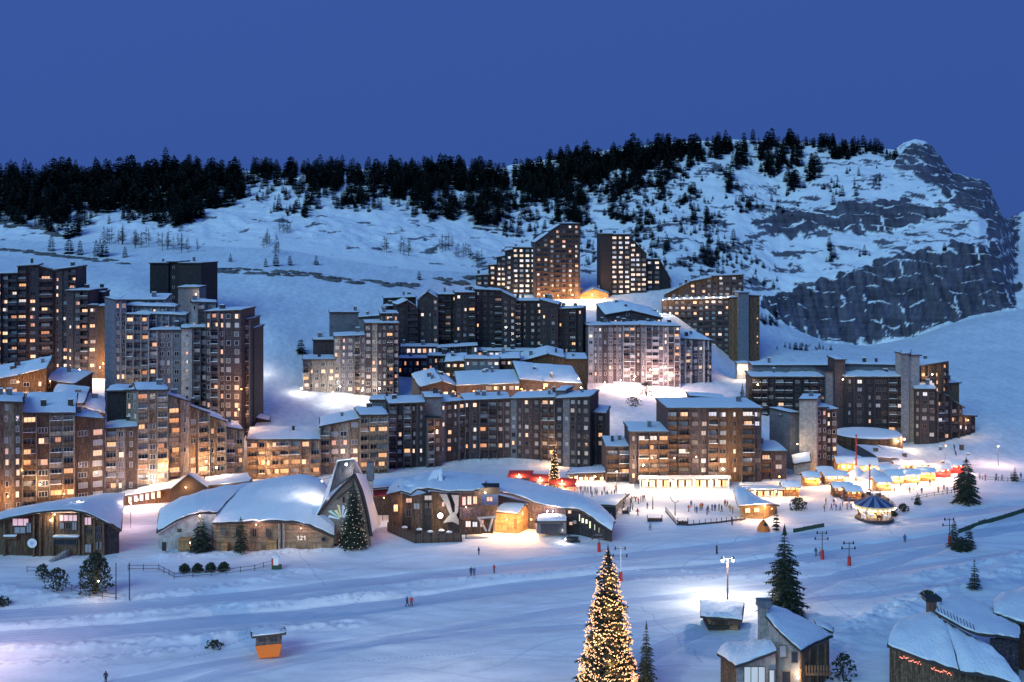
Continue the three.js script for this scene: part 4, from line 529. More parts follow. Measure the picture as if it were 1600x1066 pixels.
{ // timber restaurant with crossed white panels
  const r = thing('timber_restaurant', 'dark timber restaurant with crossed white panels and many folded snow roofs', 'restaurant', onGround(690, 258));
  walls(r, [[607, 776, 264], [628, 771, 258.5], [642, 776, 257.5], [660, 772, 257], [674, 768, 256.5], [700, 771, 256], [718, 771, 255.8], [753, 768, 256.5]], [M.brown, M.darker, M.brown, M.darker, M.rust, M.darker, M.plum]);
  roof(r, [[603, 773, 265], [627, 767, 257], [642, 772, 256], [652, 764, 256.5], [676, 764, 255], [702, 768, 254.5], [740, 768, 254.5], [756, 763, 256]], [[618, 752, 282], [635, 748, 284], [650, 744, 286], [665, 740, 286], [684, 737, 286], [715, 738, 286], [740, 741, 286], [765, 746, 286]], { snow: 0.7, sag: 0.6, straight: true, sub: 3 });
  roof(r, [[622, 760, 262], [648, 762, 260], [668, 768, 258]], [[634, 750, 266], [652, 752, 266], [672, 756, 264]], { snow: 0.6 }); roof(r, [[664, 758, 262], [684, 750, 264]], [[676, 736, 268], [688, 733, 268]], { snow: 0.4 }); roof(r, [[684, 752, 264], [692, 756, 262]], [[687, 732, 268], [691, 734, 268]], { snow: 0.4 });
  const panelMat = clad([0.42, 0.4, 0.39], plasterT), wp = (name, l, t = 0.18) => { const D = 255.2, o = P(l[0][0], l[0][1], D), s = new THREE.Shape(l.map(([u, v]) => { const p = P(u, v, D); return new THREE.Vector2(p.x - o.x, p.y - o.y); })); return mesh(name, new THREE.ExtrudeGeometry(s, { depth: t, bevelEnabled: false }), panelMat, r, rel(r, V(o.x, o.y, -D))); };
  wp('cross_panel', [[687, 772], [698, 772], [703, 785], [707, 801], [703, 804], [697, 790]]); wp('cross_panel', [[705, 773], [717, 774], [716, 800], [710, 808], [711, 788]]); wp('cross_panel', [[703, 804], [710, 800], [717, 812], [717, 820], [707, 815], [692, 817]], 0.26);
  for (const [a, b, c, d, m] of [[664, 786, 668, 794, M.glass], [671, 786, 675, 794, M.glass], [634, 778, 644, 786, LIT[3]], [646, 786, 656, 796, M.curtain], [634, 796, 642, 808, M.glass], [663, 774, 675, 782, DIM[0]], [722, 776, 728, 790, redPane], [730, 775, 737, 789, redPane], [739, 775, 746, 788, LIT[0]], [615, 788, 622, 800, LIT[3]], [690, 784, 695, 792, redPane]]) pane(r, a, b, c, d, c > 718 ? 255.4 : c > 700 ? 255.6 : c > 660 ? 255.9 : c > 640 ? 257 : c > 630 ? 257.6 : 259.5, m, 1, M.frameD);
  { const g = new THREE.SphereGeometry(0.65, 14, 10); mesh('globe_lamp_bulb', g, glow(1, 0.9, 0.75, 4), r, rel(r, P(688, 806, 254.6))); const l = new THREE.PointLight(new THREE.Color().setRGB(1, 0.85, 0.68), 60); l.position.copy(rel(r, P(688, 806, 253.2))); l.shadow.radius = 20; l.name = 'globe_light'; r.add(l); }
  lamp(r, rel(r, P(758, 770, 255)), 'warm', 70, 0.8); lamp(r, rel(r, P(617, 792, 257.5)), 'amber', 45, 0.6); lamp(r, rel(r, P(728, 793, 252.5)), 'rose', 55, 0.5);
  block(r, 'awning_roof', 751, 762, 780, 773, 257, 5, M.black);
  // terrace beside it
  block(r, 'terrace_wall', 718, 793, 775, 812, 254.5, 2, M.plum); block(r, 'terrace_wall', 720, 812, 770, 834, 252.8, 1.5, M.rust);
  for (const [a, b, c, d, m] of [[727, 814, 736, 824, LITB[0]], [738, 815, 746, 824, LITB[2]], [750, 812, 756, 824, LIT[3]], [760, 776, 770, 784, LIT[0]]]) pane(r, a, b, c, d, 252.5, m, 1, M.frameD);
  for (const [a, b] of [[[748, 810], [760, 830]], [[770, 808], [764, 830]], [[746, 810], [775, 808]]]) { const A = P(...a, 251.8), B = P(...b, 251.8); mesh('white_strut', bar(rel(r, A), rel(r, B), 0.26, 6), M.pale, r); }
  for (let k = 0; k < 12; k++) block(r, 'railing_board', 753 + k * 2, 790, 754.6 + k * 2, 798, 254.2, 0.1, M.oak);
  // sun deck with a board fence
  const deck = [[606, 817, 259], [648, 847, 248], [722, 844, 249], [720, 828, 252]].map((p) => P(...p));
  mesh('deck_floor', hexa(deck.map((p) => rel(r, V(p.x, -0.2, p.z))), deck.map((p) => rel(r, V(p.x, 1.0, p.z)))), M.dark, r);
  for (let s = 0; s < 2; s++) { const a = deck[s], b = deck[s + 1], L = a.distanceTo(b), n = Math.round(L / 0.42), f = frameOf(a, b); for (let k = 0; k < n; k++) { const m = mesh('fence_board', box(0.03, 0.36, -0.3, 2.0 + 0.12 * Math.sin(k * 3), 0, 0.07), k % 4 ? M.brown : M.dark, r); m.position.copy(rel(r, f.at(k * L / n, 0.2, 0.1))); m.rotation.y = f.ry; } }
  for (const [u, v, D] of [[655, 818, 253], [672, 826, 251], [690, 824, 252], [632, 818, 255], [702, 832, 250.5]]) { const c = P(u, v, D); mesh('deck_table', new THREE.CylinderGeometry(0.75, 0.6, 0.9, 10), M.plum, r, rel(r, V(c.x, 1.45, c.z))); mesh('table_snow', new THREE.SphereGeometry(0.72, 12, 6, 0, T2, 0, Math.PI / 2).scale(1, 0.5, 1), M.snow, r, rel(r, V(c.x, 1.9, c.z))); }
}
{ // long descending roof and its wing
  const r = thing('long_roof_restaurant', 'low dark restaurant wing with a long snow roof sinking to yellow windows', 'restaurant', onGround(890, 258));
  roof(r, [[750, 763, 262], [800, 773, 262], [845, 789, 259], [880, 795, 256], [906, 797, 254], [932, 814, 250], [957, 831, 247.5]], [[744, 743, 287], [800, 749, 287], [850, 759, 286], [900, 771, 284], [928, 784, 272], [946, 798, 262], [962, 815, 254]], { snow: 0.8, sag: 0.8, sub: 4 });
  walls(r, [[778, 774, 264], [846, 791, 260.5], [884, 797, 257.5]], M.plum); walls(r, [[884, 798, 256], [906, 800, 255], [931, 816, 252], [955, 833, 249.5]], [M.darker, M.dark, M.dark]);
  for (const [u0, u1, va, vb] of [[904, 907, 803, 815], [908, 913, 809, 818], [914, 919, 811, 819], [920, 925, 814, 826], [928, 933, 819, 829], [935, 939, 824, 833], [942, 945, 827, 834]]) pane(r, u0, va, u1, vb, 254.4 - (u0 - 906) * 0.1, yellowPane, 0, M.frameD);
  for (const [u, v, m] of [[892, 818, LIT[3]], [898, 816, M.curtain], [890, 800, LIT[1]]]) pane(r, u - 3, v - 3, u + 3, v + 3, 254.6, m, 0, M.frameD);
  block(r, 'garage', 838, 813, 885, 834, 253, 4, M.slate); block(r, 'garage_door', 845, 819, 880, 834, 252.9, 0.1, M.glassB); roof(r, [[836, 815, 252], [886, 814, 252]], [[840, 804, 260], [886, 803, 260]], { snow: 0.6, straight: true });
  lamp(r, rel(r, P(855, 799, 257)), 'pink', 60, 0.8); lamp(r, rel(r, P(864, 799, 257)), 'white', 20, 0.5); mesh('vent_dome', new THREE.SphereGeometry(0.7, 12, 8), M.snow, r, rel(r, P(939, 797, 262)));
  roof(r, [[918, 787, 276], [962, 790, 272]], [[930, 776, 290], [985, 771, 292]], { snow: 0.8, straight: true }); walls(r, [[930, 791, 273], [962, 793, 271]], M.black);
}
{ // honey coloured cabin
  const r = thing('log_cabin', 'small honey coloured log cabin brightly lit from the snow beside it', 'cabin', onGround(800, 260));
  walls(r, [[775, 799, 258.5], [808, 803, 257.1]], M.honey); walls(r, [[808, 803, 257.1], [827, 800, 262.0]], M.honey); walls(r, [[775, 799, 258.5], [786, 793, 264.5]], M.honey);
  roof(r, [[771, 799, 257.5], [809, 803, 256.1]], [[786, 786, 262.5], [822, 788, 260.5]], { snow: 0.45, straight: true }); roof(r, [[786, 786, 262.6], [822, 788, 260.6]], [[800, 792, 267.5], [832, 795, 265.5]], { snow: 0.45, straight: true });
  const A = P(808, 803, 257.0), B = P(827, 800, 261.9), C = P(821, 790, 259.7), g = [A, B, C].map((p) => rel(r, p)), n = V(0.35, 0, 0); mesh('gable', geoFrom([...g, ...g.map((p) => p.clone().sub(n))].flatMap((p) => [p.x, p.y, p.z]), [0, 1, 2, 5, 4, 3, 0, 3, 1, 1, 3, 4, 1, 4, 2, 2, 4, 5, 2, 5, 0, 0, 5, 3], Array(12).fill(0)), M.honey, r);
  for (const [a, b, c, d] of [[780, 806, 787, 818], [793, 807, 801, 819]]) pane(r, a, b, c, d, 257.5 + (800 - a) * 0.04, amberPane, 1, M.oak); pane(r, 814, 798, 818, 806, 259.1, amberPane, 0, M.oak); block(r, 'door', 803, 811, 807, 826, 256.8, 0.1, M.oak);
  lamp(r, rel(r, P(792, 812, 253.5)), 'amber', 330, 0.6); lamp(r, rel(r, P(830, 812, 255.5)), 'amber', 330, 0.8); lamp(r, rel(r, P(768, 820, 254.5)), 'warm', 120, 0.6);
}
// ---- the square with the red awnings
const awn = [[[792, 747, 316], [830, 747, 316], M.red, 'long red awning left of the lit fir on the square'], [[826, 752, 308], [862, 754, 307], M.red, 'red awning in front of the lit fir on the square'], [[858, 757, 303], [898, 760, 302], M.red, 'lowest red awning beside the snow roof, right of the lit fir']];
for (const [a, b, mat, label] of awn) {
  const r = thing('awning_stall', label, 'stall', onGround((a[0] + b[0]) / 2, a[2]), 'red awnings on the square'), c = (p, du, dv, dD) => [p[0] + du, p[1] + dv, p[2] + dD];
  roof(r, [a, b], [c(a, 4, -12, 8), c(b, 4, -12, 8)], { snow: 0, mat, board: 0.15, straight: true }); walls(r, [c(a, 2, -6, 7.4), c(b, 2, -6, 7.4)], M.rust);
  for (let k = 0; k < 4; k++) { const p = P(lerp(a[0], b[0], k / 3), lerp(a[1], b[1], k / 3), a[2] + 0.2); bars(r, 'post', [[p, V(p.x, H(p.x, p.z) - 0.2, p.z)]], 0.09, M.oak); }
  for (let k = 0; k < 4; k++) pane(r, lerp(a[0], b[0], (k + 0.2) / 4), a[1] + 1, lerp(a[0], b[0], (k + 0.8) / 4), a[1] + 11, a[2] + 6.9, k % 2 ? amberPane : shopPane, 1, M.oak);
  lamp(r, rel(r, P((a[0] + b[0]) / 2, a[1] - 5, a[2] + 2)), 'warm', 170, 0.8); lamp(r, rel(r, P((a[0] + b[0]) / 2, a[1] + 4, a[2] + 3)), 'amber', 90, 0.6);
}
{ const r = thing('shop_pavilion', 'open pavilion with a flat snow roof over bright shop windows beside the square', 'building', onGround(920, 318));
  roof(r, [[884, 741, 312], [948, 738, 313]], [[892, 731, 326], [946, 729, 326]], { snow: 0.5, straight: true }); walls(r, [[888, 744, 318], [946, 741, 319]], M.rust); for (let k = 0; k < 5; k++) { const p = P(889 + k * 13, 743, 312.8); bars(r, 'post', [[p, V(p.x, H(p.x, p.z) - 0.2, p.z)]], 0.1, M.white); }
  for (let k = 0; k < 7; k++) if (k !== 5) pane(r, 889 + k * 8, 745, 895.4 + k * 8, 762, 317.4, k % 3 ? shopPane : amberPane, 1, M.oak); lamp(r, rel(r, P(900, 746, 314)), 'warm', 160, 0.9); lamp(r, rel(r, P(930, 745, 314)), 'warm', 160, 0.9); }
{ const r = thing('glass_shop', 'bright glass shop front under the brown square building, above the ice rink', 'shop', onGround(1065, 308), 'shop fronts round the ice rink');
  walls(r, [[1000, 747, 309], [1140, 747, 310]], M.oak); roof(r, [[996, 748, 305], [1143, 748, 306]], [[998, 743, 312.6], [1142, 743, 312.6]], { snow: 0.2, straight: true, mat: M.slate });
  for (let k = 0; k < 12; k++) pane(r, 1003 + k * 11.4, 750, 1012.4 + k * 11.4, 769, 308.6, k % 4 === 3 ? amberPane : shopPane, 1, M.oak); for (const u of [1012, 1048, 1085, 1120]) lamp(r, rel(r, P(u, 751, 301)), 'warm', 190, 0.9); for (let k = 0; k < 6; k++) block(r, 'column', 1000 + k * 27.6, 748, 1001.6 + k * 27.6, 774, 305.4, 0.3, M.white); for (const u of [1012, 1048, 1085, 1120]) bars(r, 'lamp_arm', [[P(u, 747, 306), P(u, 749, 301)]], 0.06, M.wire); }
{ const r = thing('glass_shop', 'smaller lit shop front to the right of the ice rink kiosk', 'shop', onGround(1190, 300), 'shop fronts round the ice rink');
  walls(r, [[1160, 764, 298], [1226, 764, 299]], M.honey); roof(r, [[1156, 765, 294], [1228, 765, 295]], [[1158, 759, 302], [1226, 759, 302]], { snow: 0.4, straight: true }); for (let k = 0; k < 6; k++) pane(r, 1163 + k * 10.4, 767, 1171 + k * 10.4, 779, 297.6, k % 2 ? shopPane : amberPane, 1, M.oak); for (const u of [1180, 1212]) lamp(r, rel(r, P(u, 768, 292)), 'warm', 130, 0.9); }
{ // kiosk with the hollow snow roof
  const r = thing('rink_kiosk', 'timber kiosk with a hollow tent shaped snow roof beside the ice rink', 'kiosk', onGround(1185, 276));
  walls(r, [[1160, 792, 273], [1194, 790, 271.4]], M.honey); walls(r, [[1194, 790, 271.4], [1214, 790, 277]], M.honey); walls(r, [[1160, 792, 273], [1158, 790, 282]], M.honey);
  roof(r, [[1154, 791, 271.5], [1176, 789.5, 270.6], [1196, 788, 270]], [[1146, 766, 284], [1152, 763, 285], [1160, 762, 286]], { snow: 0.6, sag: -0.7 }); roof(r, [[1196, 788, 270.1], [1208, 788.5, 273.5], [1218, 789.5, 277.5]], [[1160, 762, 286], [1161, 762, 286.6], [1162, 762.5, 287.5]], { snow: 0.6, sag: -0.9 });
  for (const [a, b, c, d] of [[1164, 794, 1173, 802], [1178, 793, 1187, 801]]) pane(r, a, b, c, d, 271.6, amberPane, 1, M.oak); lamp(r, rel(r, P(1195, 790.5, 268.6)), 'warm', 130, 0.7); lamp(r, rel(r, P(1170, 795, 269)), 'amber', 60, 0.5); lamp(r, rel(r, P(1206, 795, 271)), 'amber', 50, 0.5); }
// ---- the fair on the right
function stall(label, u, v, D, w, mat, hue = 'amber', cd = 110, o = {}) {
  const r = thing('market_stall', label, 'stall', onGround(u, D), 'stalls of the fair'), c = onGround(u, D), h = o.h ?? 2.6, d = 3;
  const put = (n, g, m) => mesh(n, g, m, r);
  put('counter', box(-w / 2, w / 2, -0.4, 1.05, -0.2, 0.2), mat); put('back_wall', box(-w / 2, w / 2, -0.4, h, -d, -d + 0.12), mat); for (const s of [-1, 1]) { put('side_wall', box(s < 0 ? -w / 2 - 0.1 : w / 2, s < 0 ? -w / 2 : w / 2 + 0.1, -0.4, h, -d, 0.1), mat); put('post', box(s * w / 2 - 0.09, s * w / 2 + 0.09, -0.4, h, 0.21, 0.39), mat); }
  const G = []; for (let i = 0; i < 6; i++) { G.push([]); for (let j = 0; j < 7; j++) { const q = j / 6; G[i].push(V(-w / 2 - 0.5 + (w + 1) * i / 5, h + (o.peak ?? 1) * (1 - Math.abs(q * 2 - 1)), 0.9 - q * (d + 1.6))); } }
  put('roof_board', slab(G, () => 0, -0.15), o.roof ?? M.rust); put('roof_snow', slab(G, (i, j) => 0.02 + 0.4 * rimOf(i, 6) * rimOf(j, 7), 0.01), M.snow);
  const n = Math.max(2, Math.round(w / 1.6)); for (let k = 0; k < n; k++) { const [g, p] = winGeo(1.2, 1.2, 0), q = mesh('shelf_window', g, mat, r, V(-w / 2 + (k + 0.5) * w / n, 1.75, -d + 0.13)); mesh('pane', p, o.pane ?? (k % 2 ? shopPane : amberPane), q); }
  lamp(r, V(0, h - 0.35, -0.6), hue, cd * 1.2, 0.7); lamp(r, V(w / 3, h - 0.3, 0.75), hue, cd * 1.3, 0.5);
  r.rotation.y = o.turn ?? 0; return r;
}
stall('orange glowing stall beside the concrete stair tower, leftmost of the upper row', 1327, 735, 326, 7, M.honey, 'amber', 240, { h: 3.4, peak: 1.6 });
stall('orange glowing stall with a peaked roof, second of the upper row', 1356, 737, 324, 5.5, M.honey, 'amber', 220, { h: 3.2, peak: 1.8 });
stall('low yellow stall under the stair tower, left end of the fair', 1305, 758, 312, 6, M.oak, 'warm', 200);
stall('small dim stall behind the carousel', 1318, 775, 296, 5, M.rust, 'rose', 70);
stall('white lit stall in the middle of the fair', 1392, 742, 320, 6, M.pale, 'warm', 260);
stall('yellow stall at the left of the long lit row', 1398, 757, 312, 4.6, M.honey, 'warm', 200);
stall('yellow stall in the middle of the long lit row', 1424, 754, 314, 4.6, M.honey, 'warm', 200);
stall('orange stall near the end of the long lit row', 1448, 750, 317, 4.6, M.honey, 'amber', 220);
stall('red fronted stall right of the long lit row', 1471, 746, 322, 5, M.red, 'rose', 130, { pane: redPane });
stall('red fronted stall nearest the broad fir', 1492, 744, 328, 4.6, M.red, 'rose', 90, { pane: redPane });
house('village_house', 'dark glass pavilion with a long snow roof above the fair', { wall: M.glassB, parapet: M.slate, pier: M.slate, lit: 0.3, lits: LITB, col: 3, win: [2.2, 2, 0], pitch: 4, depth: 14, fin: 1, out: 0.2, top: 0.7, group: 'low houses round the fair' }, [[1371, 345, 1402, 346, 716, 718, { rise: 1.5, snow: 0.6 }], [1402, 346, 1444, 347, 719, 726, { rise: 2, snow: 0.7 }]], (r) => { wallLamp(r, 1395, 722, 338, 'pink', 160, 1.2); wallLamp(r, 1430, 727, 338, 'warm', 200, 1.2); });
house('village_house', 'low house with a sloping snow roof at the foot of the last dark building', { wall: M.plum, parapet: M.plum, lit: 0.3, lits: LIT, col: 3, win: [1.6, 1.3, 0], pitch: 3.4, depth: 12, fin: 0, out: 0, top: 0.7, group: 'low houses round the fair' }, [[1462, 357, 1496, 356, 722, 716, { rise: 1.5 }], [1496, 354, 1530, 352, 716, 735, { rise: 2 }]], (r) => { wallLamp(r, 1486, 729, 348, 'pink', 300, 1.4); wallLamp(r, 1498, 727, 348, 'warm', 260, 1.4); });
for (const [u, v, D, s, label] of [[1340, 752, 314, 3.6, 'small white peaked tent at the left of the fair'], [1366, 752, 312, 5.2, 'large white peaked tent in the middle of the fair']]) {
  const r = thing('peaked_tent', label, 'tent', onGround(u, D), 'white tents of the fair'), pts = []; for (let k = 0; k <= 10; k++) { const q = k / 10; pts.push(new THREE.Vector2(Math.max(0.02, s * Math.pow(1 - q, 1.35)), 2.3 + q * 3)); }
  mesh('tent_roof', new THREE.LatheGeometry(pts, 16), M.white, r); for (let k = 0; k < 6; k++) { const a = k * T2 / 6; mesh('tent_pole', new THREE.CylinderGeometry(0.07, 0.07, 2.9, 6), M.metal, r, V(Math.cos(a) * s * 0.94, 1, Math.sin(a) * s * 0.94)); } lamp(r, V(0, 2.2, 0), 'warm', 160, 0.8); }
for (const [u, D, h, label] of [[1338, 318, 13, 'thin red mast left of the large white tent'], [1359, 304, 7, 'short red mast behind the carousel']]) { const r = thing('mast', label, 'mast', onGround(u, D), 'red masts of the fair'); mesh('pole', new THREE.CylinderGeometry(0.16, 0.26, h + 0.6, 8).translate(0, h / 2 - 0.3, 0), M.red, r); mesh('cap', new THREE.SphereGeometry(0.32, 8, 6), M.red, r, V(0, h, 0)); mesh('foot', new THREE.CylinderGeometry(0.5, 0.6, 0.5, 8), M.red, r, V(0, 0.2, 0)); }
{ // carousel
  const c = onGround(1366, 271), r = thing('carousel', 'lit merry-go-round with a blue striped cone roof', 'carousel', c), R = 4.5, stripeA = std([0.2, 0.23, 0.32], 0.7), stripeB = std([0.03, 0.05, 0.14], 0.6);
  mesh('platform', new THREE.CylinderGeometry(R, R + 0.2, 0.6, 32), M.plum, r, V(0, 0.15, 0)); mesh('centre_drum', new THREE.CylinderGeometry(1.6, 1.6, 3.4, 20), std([0.75, 0.6, 0.35], 0.5), r, V(0, 2.1, 0));
  for (let k = 0; k < 20; k++) { const a = k * T2 / 20, b = (k + 1) * T2 / 20, e = 0.35, q = (t, y) => [Math.cos(t) * (R + e), y, Math.sin(t) * (R + e)]; const g = geoFrom([...q(a, 3.7), ...q(b, 3.7), 0, 5.9, 0, ...q(a, 3.6), ...q(b, 3.6), 0, 5.8, 0], [0, 2, 1, 3, 4, 5, 0, 1, 4, 0, 4, 3], Array(12).fill(0)); mesh('roof_panel', g, k % 2 ? stripeA : stripeB, r); }
  mesh('valance', new THREE.CylinderGeometry(R + 0.36, R + 0.3, 0.7, 32, 1, true), std([0.7, 0.55, 0.3], 0.5), r, V(0, 3.35, 0)); mesh('finial', new THREE.SphereGeometry(0.3, 10, 8), M.white, r, V(0, 6.0, 0));
  const hs = merge([new THREE.SphereGeometry(0.42, 8, 6).scale(1.5, 0.9, 0.7), bar(V(0.45, 0.1, 0), V(0.8, 0.75, 0), 0.2, 6, 0.13), new THREE.SphereGeometry(0.2, 7, 5).scale(1.6, 0.9, 0.8).translate(0.98, 0.76, 0), ...[[0.4, 0.15], [0.4, -0.15], [-0.45, 0.15], [-0.45, -0.15]].map(([x, z]) => bar(V(x, -0.15, z), V(x * 1.25, -0.95, z), 0.12, 5, 0.07)), bar(V(-0.6, 0.1, 0), V(-0.9, -0.4, 0), 0.1, 5, 0.05)]);
  for (let k = 0; k < 12; k++) { const a = k * T2 / 12; mesh('pole', new THREE.CylinderGeometry(0.06, 0.06, 3, 6), std([0.6, 0.42, 0.15], 0.3, { metalness: 0.6 }), r, V(Math.cos(a) * (R - 0.8), 1.9, Math.sin(a) * (R - 0.8))); const h = mesh('horse', hs, k % 3 ? M.white : M.oak, r, V(Math.cos(a) * (R - 0.8), 1.5 + 0.25 * Math.sin(k * 2), Math.sin(a) * (R - 0.8)), -a - Math.PI / 2); }
  for (let k = 0; k < 24; k++) { const a = k * T2 / 24; const b = mesh('lamp_bulb', bulbG, BULB.warm, r, V(Math.cos(a) * (R + 0.5), 3.0, Math.sin(a) * (R + 0.5))); b.scale.setScalar(0.55); }
  for (let k = 0; k < 4; k++) { const a = k * T2 / 4 + 0.5; lamp(r, V(Math.cos(a) * 2.6, 3.0, Math.sin(a) * 2.6), 'warm', 60, 0.5); } }
stall('small honey stall squeezed against the stair tower, below the pale low house', 1268, 764, 309, 4, M.honey, 'amber', 150);
stall('narrow stall between the stair tower and the white tent', 1290, 748, 318, 4, M.oak, 'amber', 150);
stall('dark little hut at the edge of the timber terrace', 1334, 784, 292, 3.6, M.rust, 'amber', 70);
stall('low lit hut right of the large white tent', 1380, 768, 303, 4, M.honey, 'warm', 130);
stall('tiny stall beside the street lamp, behind the yellow row', 1410, 738, 327, 4, M.oak, 'amber', 160);
stall('tiny stall behind the orange end of the yellow row', 1436, 737, 328, 4, M.honey, 'amber', 160);
stall('hut with an amber counter left of the kiosk shops', 1236, 778, 297, 4, M.oak, 'amber', 110);
{ const r = thing('timber_terrace', 'dark timber terrace with a rail between the tents and the carousel', 'terrace', onGround(1352, 294)), c = r.position; mesh('deck', box(-6.5, 5.5, -0.6, 0.7, -4, 3), M.plum, r); for (let k = 0; k < 9; k++) mesh('rail_post', box(-6.4 + k * 1.46, -6.28 + k * 1.46, 0.7, 1.7, 2.85, 2.97), M.frameD, r); mesh('handrail', box(-6.5, 5.5, 1.7, 1.8, 2.83, 3), M.frameD, r); for (let k = 0; k < 5; k++) { const t = mesh('table', new THREE.CylinderGeometry(0.6, 0.5, 0.9, 10), M.dark, r, V(-5 + k * 2.2, 1.15, -0.6 - 1.6 * (k % 2))); mesh('table_snow', new THREE.SphereGeometry(0.58, 10, 5, 0, T2, 0, Math.PI / 2).scale(1, 0.4, 1), M.snow, t, V(0, 0.46, 0)); } lamp(r, V(-4, 2.6, 1.5), 'amber', 45, 0.5); lamp(r, V(2, 2.6, -1.5), 'rose', 45, 0.5); mesh('lamp_post', merge([bar(V(-4, 0.7, 1.5), V(-4, 2.5, 1.5), 0.06), bar(V(2, 0.7, -1.5), V(2, 2.5, -1.5), 0.06)]), M.wire, r); }
{ // round terrace above the fair
  const c = P(1356, 690, 371), r = thing('round_terrace', 'round snow covered terrace with a curved wall above the fair', 'terrace', V(c.x, H(c.x, c.z), c.z)), h = c.y + 2.6 - r.position.y, pts = [[11.3, -2], [11, h], [10.4, h + 0.7], [8, h + 1.0], [4, h + 1.3], [0.01, h + 1.5]];
  mesh('wall', new THREE.CylinderGeometry(11, 11.3, h + 2, 40, 1).translate(0, (h - 2) / 2, 0), M.rust, r); mesh('terrace_snow', new THREE.LatheGeometry(pts.slice(1).map(([x, y]) => new THREE.Vector2(x, y)), 40), M.snow, r); for (const [a, cd] of [[0.5, 160], [0.95, 130]]) lamp(r, V(Math.cos(a) * 11.8, h * 0.8, Math.sin(a) * 11.8), 'warm', cd, 1.1); }

// ---------------------------------------------------------------- conifers
function conifer(seed, h, rad, levels, per, fine, o = {}) { // crown of drooping boughs; trunk apart
  const r = rngOf(seed), pos = [], idx = [];
  const tri = (a, b, c) => { const k = pos.length / 3; for (const p of [a, b, c]) pos.push(p.x, p.y, p.z); idx.push(k, k + 1, k + 2); };
  const y0 = h * (o.skirt ?? 0.07);
  for (let l = 0; l < levels; l++) {
    const q = (l + r() * 0.5) / levels, y = lerp(y0, h * 0.985, Math.pow(q, 0.92)), R = rad * (Math.pow(1 - q, o.pow ?? 0.85) * (0.86 + 0.3 * r()) + 0.03), n = Math.max(4, Math.round(per * (1 - q * 0.55)));
    for (let k = 0; k < n; k++) {
      const a = (k + r() * 0.8) * T2 / n + l * 1.3, len = R * (0.68 + 0.42 * r()), dir = V(Math.cos(a), 0, Math.sin(a)), side = V(-dir.z, 0, dir.x), drop = (o.drop ?? 0.38) * len * (0.7 + 0.6 * r()), wd = len * (fine ? 0.2 : 0.34) + 0.1;
      const at = (t, s, lift = 0) => dir.clone().multiplyScalar(0.05 + len * t).addScaledVector(side, s).add(V(0, y + lift + len * 0.12 * t - drop * t * t, 0));
      if (!fine) { tri(at(0, 0), at(0.62, -wd), at(1, 0)); tri(at(0, 0), at(1, 0), at(0.62, wd)); tri(at(0.1, 0, 0.02 * h), at(0.6, 0, -0.035 * h), at(1, 0)); continue; }
      const seg = fine; // twigs left and right along the bough, each a small needle spray
      for (let s = 0; s < seg; s++) {
        const t = 0.18 + 0.82 * (s + r() * 0.5) / seg, w = wd * (1.25 - t * 0.75) * (0.7 + 0.6 * r());
        for (const g of [-1, 1]) { const b0 = at(t - 0.13, 0), tip = at(Math.min(1.05, t + 0.12), g * w * 1.5, -0.06 * len * r() - 0.05 * w), b1 = at(t + 0.05, 0); tri(b0, tip, b1); if (r() < 0.7) { const dn = at(t + 0.02, g * w * 0.55, -0.16 * len * (0.4 + r())); tri(b0, dn, b1); } }
      }
      tri(at(0, -0.05), at(0.75, -0.06), at(1.08, 0)); tri(at(0, 0.05), at(1.08, 0), at(0.75, 0.06)); tri(at(0.3, 0), at(0.72, 0, -0.1 * len), at(1, 0));
    }
  }
  for (let k = 0; k < 5; k++) { const a = k * T2 / 5, b = a + 1.1; tri(V(Math.cos(a) * rad * 0.1, h * 0.9, Math.sin(a) * rad * 0.1), V(Math.cos(b) * rad * 0.1, h * 0.9, Math.sin(b) * rad * 0.1), V(0, h * 1.03, 0)); }
  return geoFrom(pos, idx, Array(pos.length / 3 * 2).fill(0));
}
const trunkGeo = (h, r) => new THREE.CylinderGeometry(r * 0.12, r, h, 7).translate(0, h / 2 - 0.6, 0);
function fir(label, u, vBase, vTop, width, seed, o = {}) { // a single tree seen from its foot (u, vBase) to its tip
  const D = o.D ?? EYE * F / (vBase - HORIZON), p = onGround(u, D); if (o.sink) p.y -= o.sink;
  const h = EYE - (vTop - HORIZON) * D / F - p.y, rad = width * D / F / 2, r = thing(o.name ?? 'fir_tree', label, 'tree', p, o.group ?? 'firs standing in the village');
  mesh('trunk', trunkGeo(h * 0.95, Math.max(0.15, h * 0.022)), M.bark, r); mesh('crown', conifer(seed, h, rad, o.levels ?? Math.round(clamp(h * 1.9, 10, 36)), o.per ?? 11, o.fine ?? 4, o), o.mat ?? M.needleB, r);
  return { r, h, rad };
}
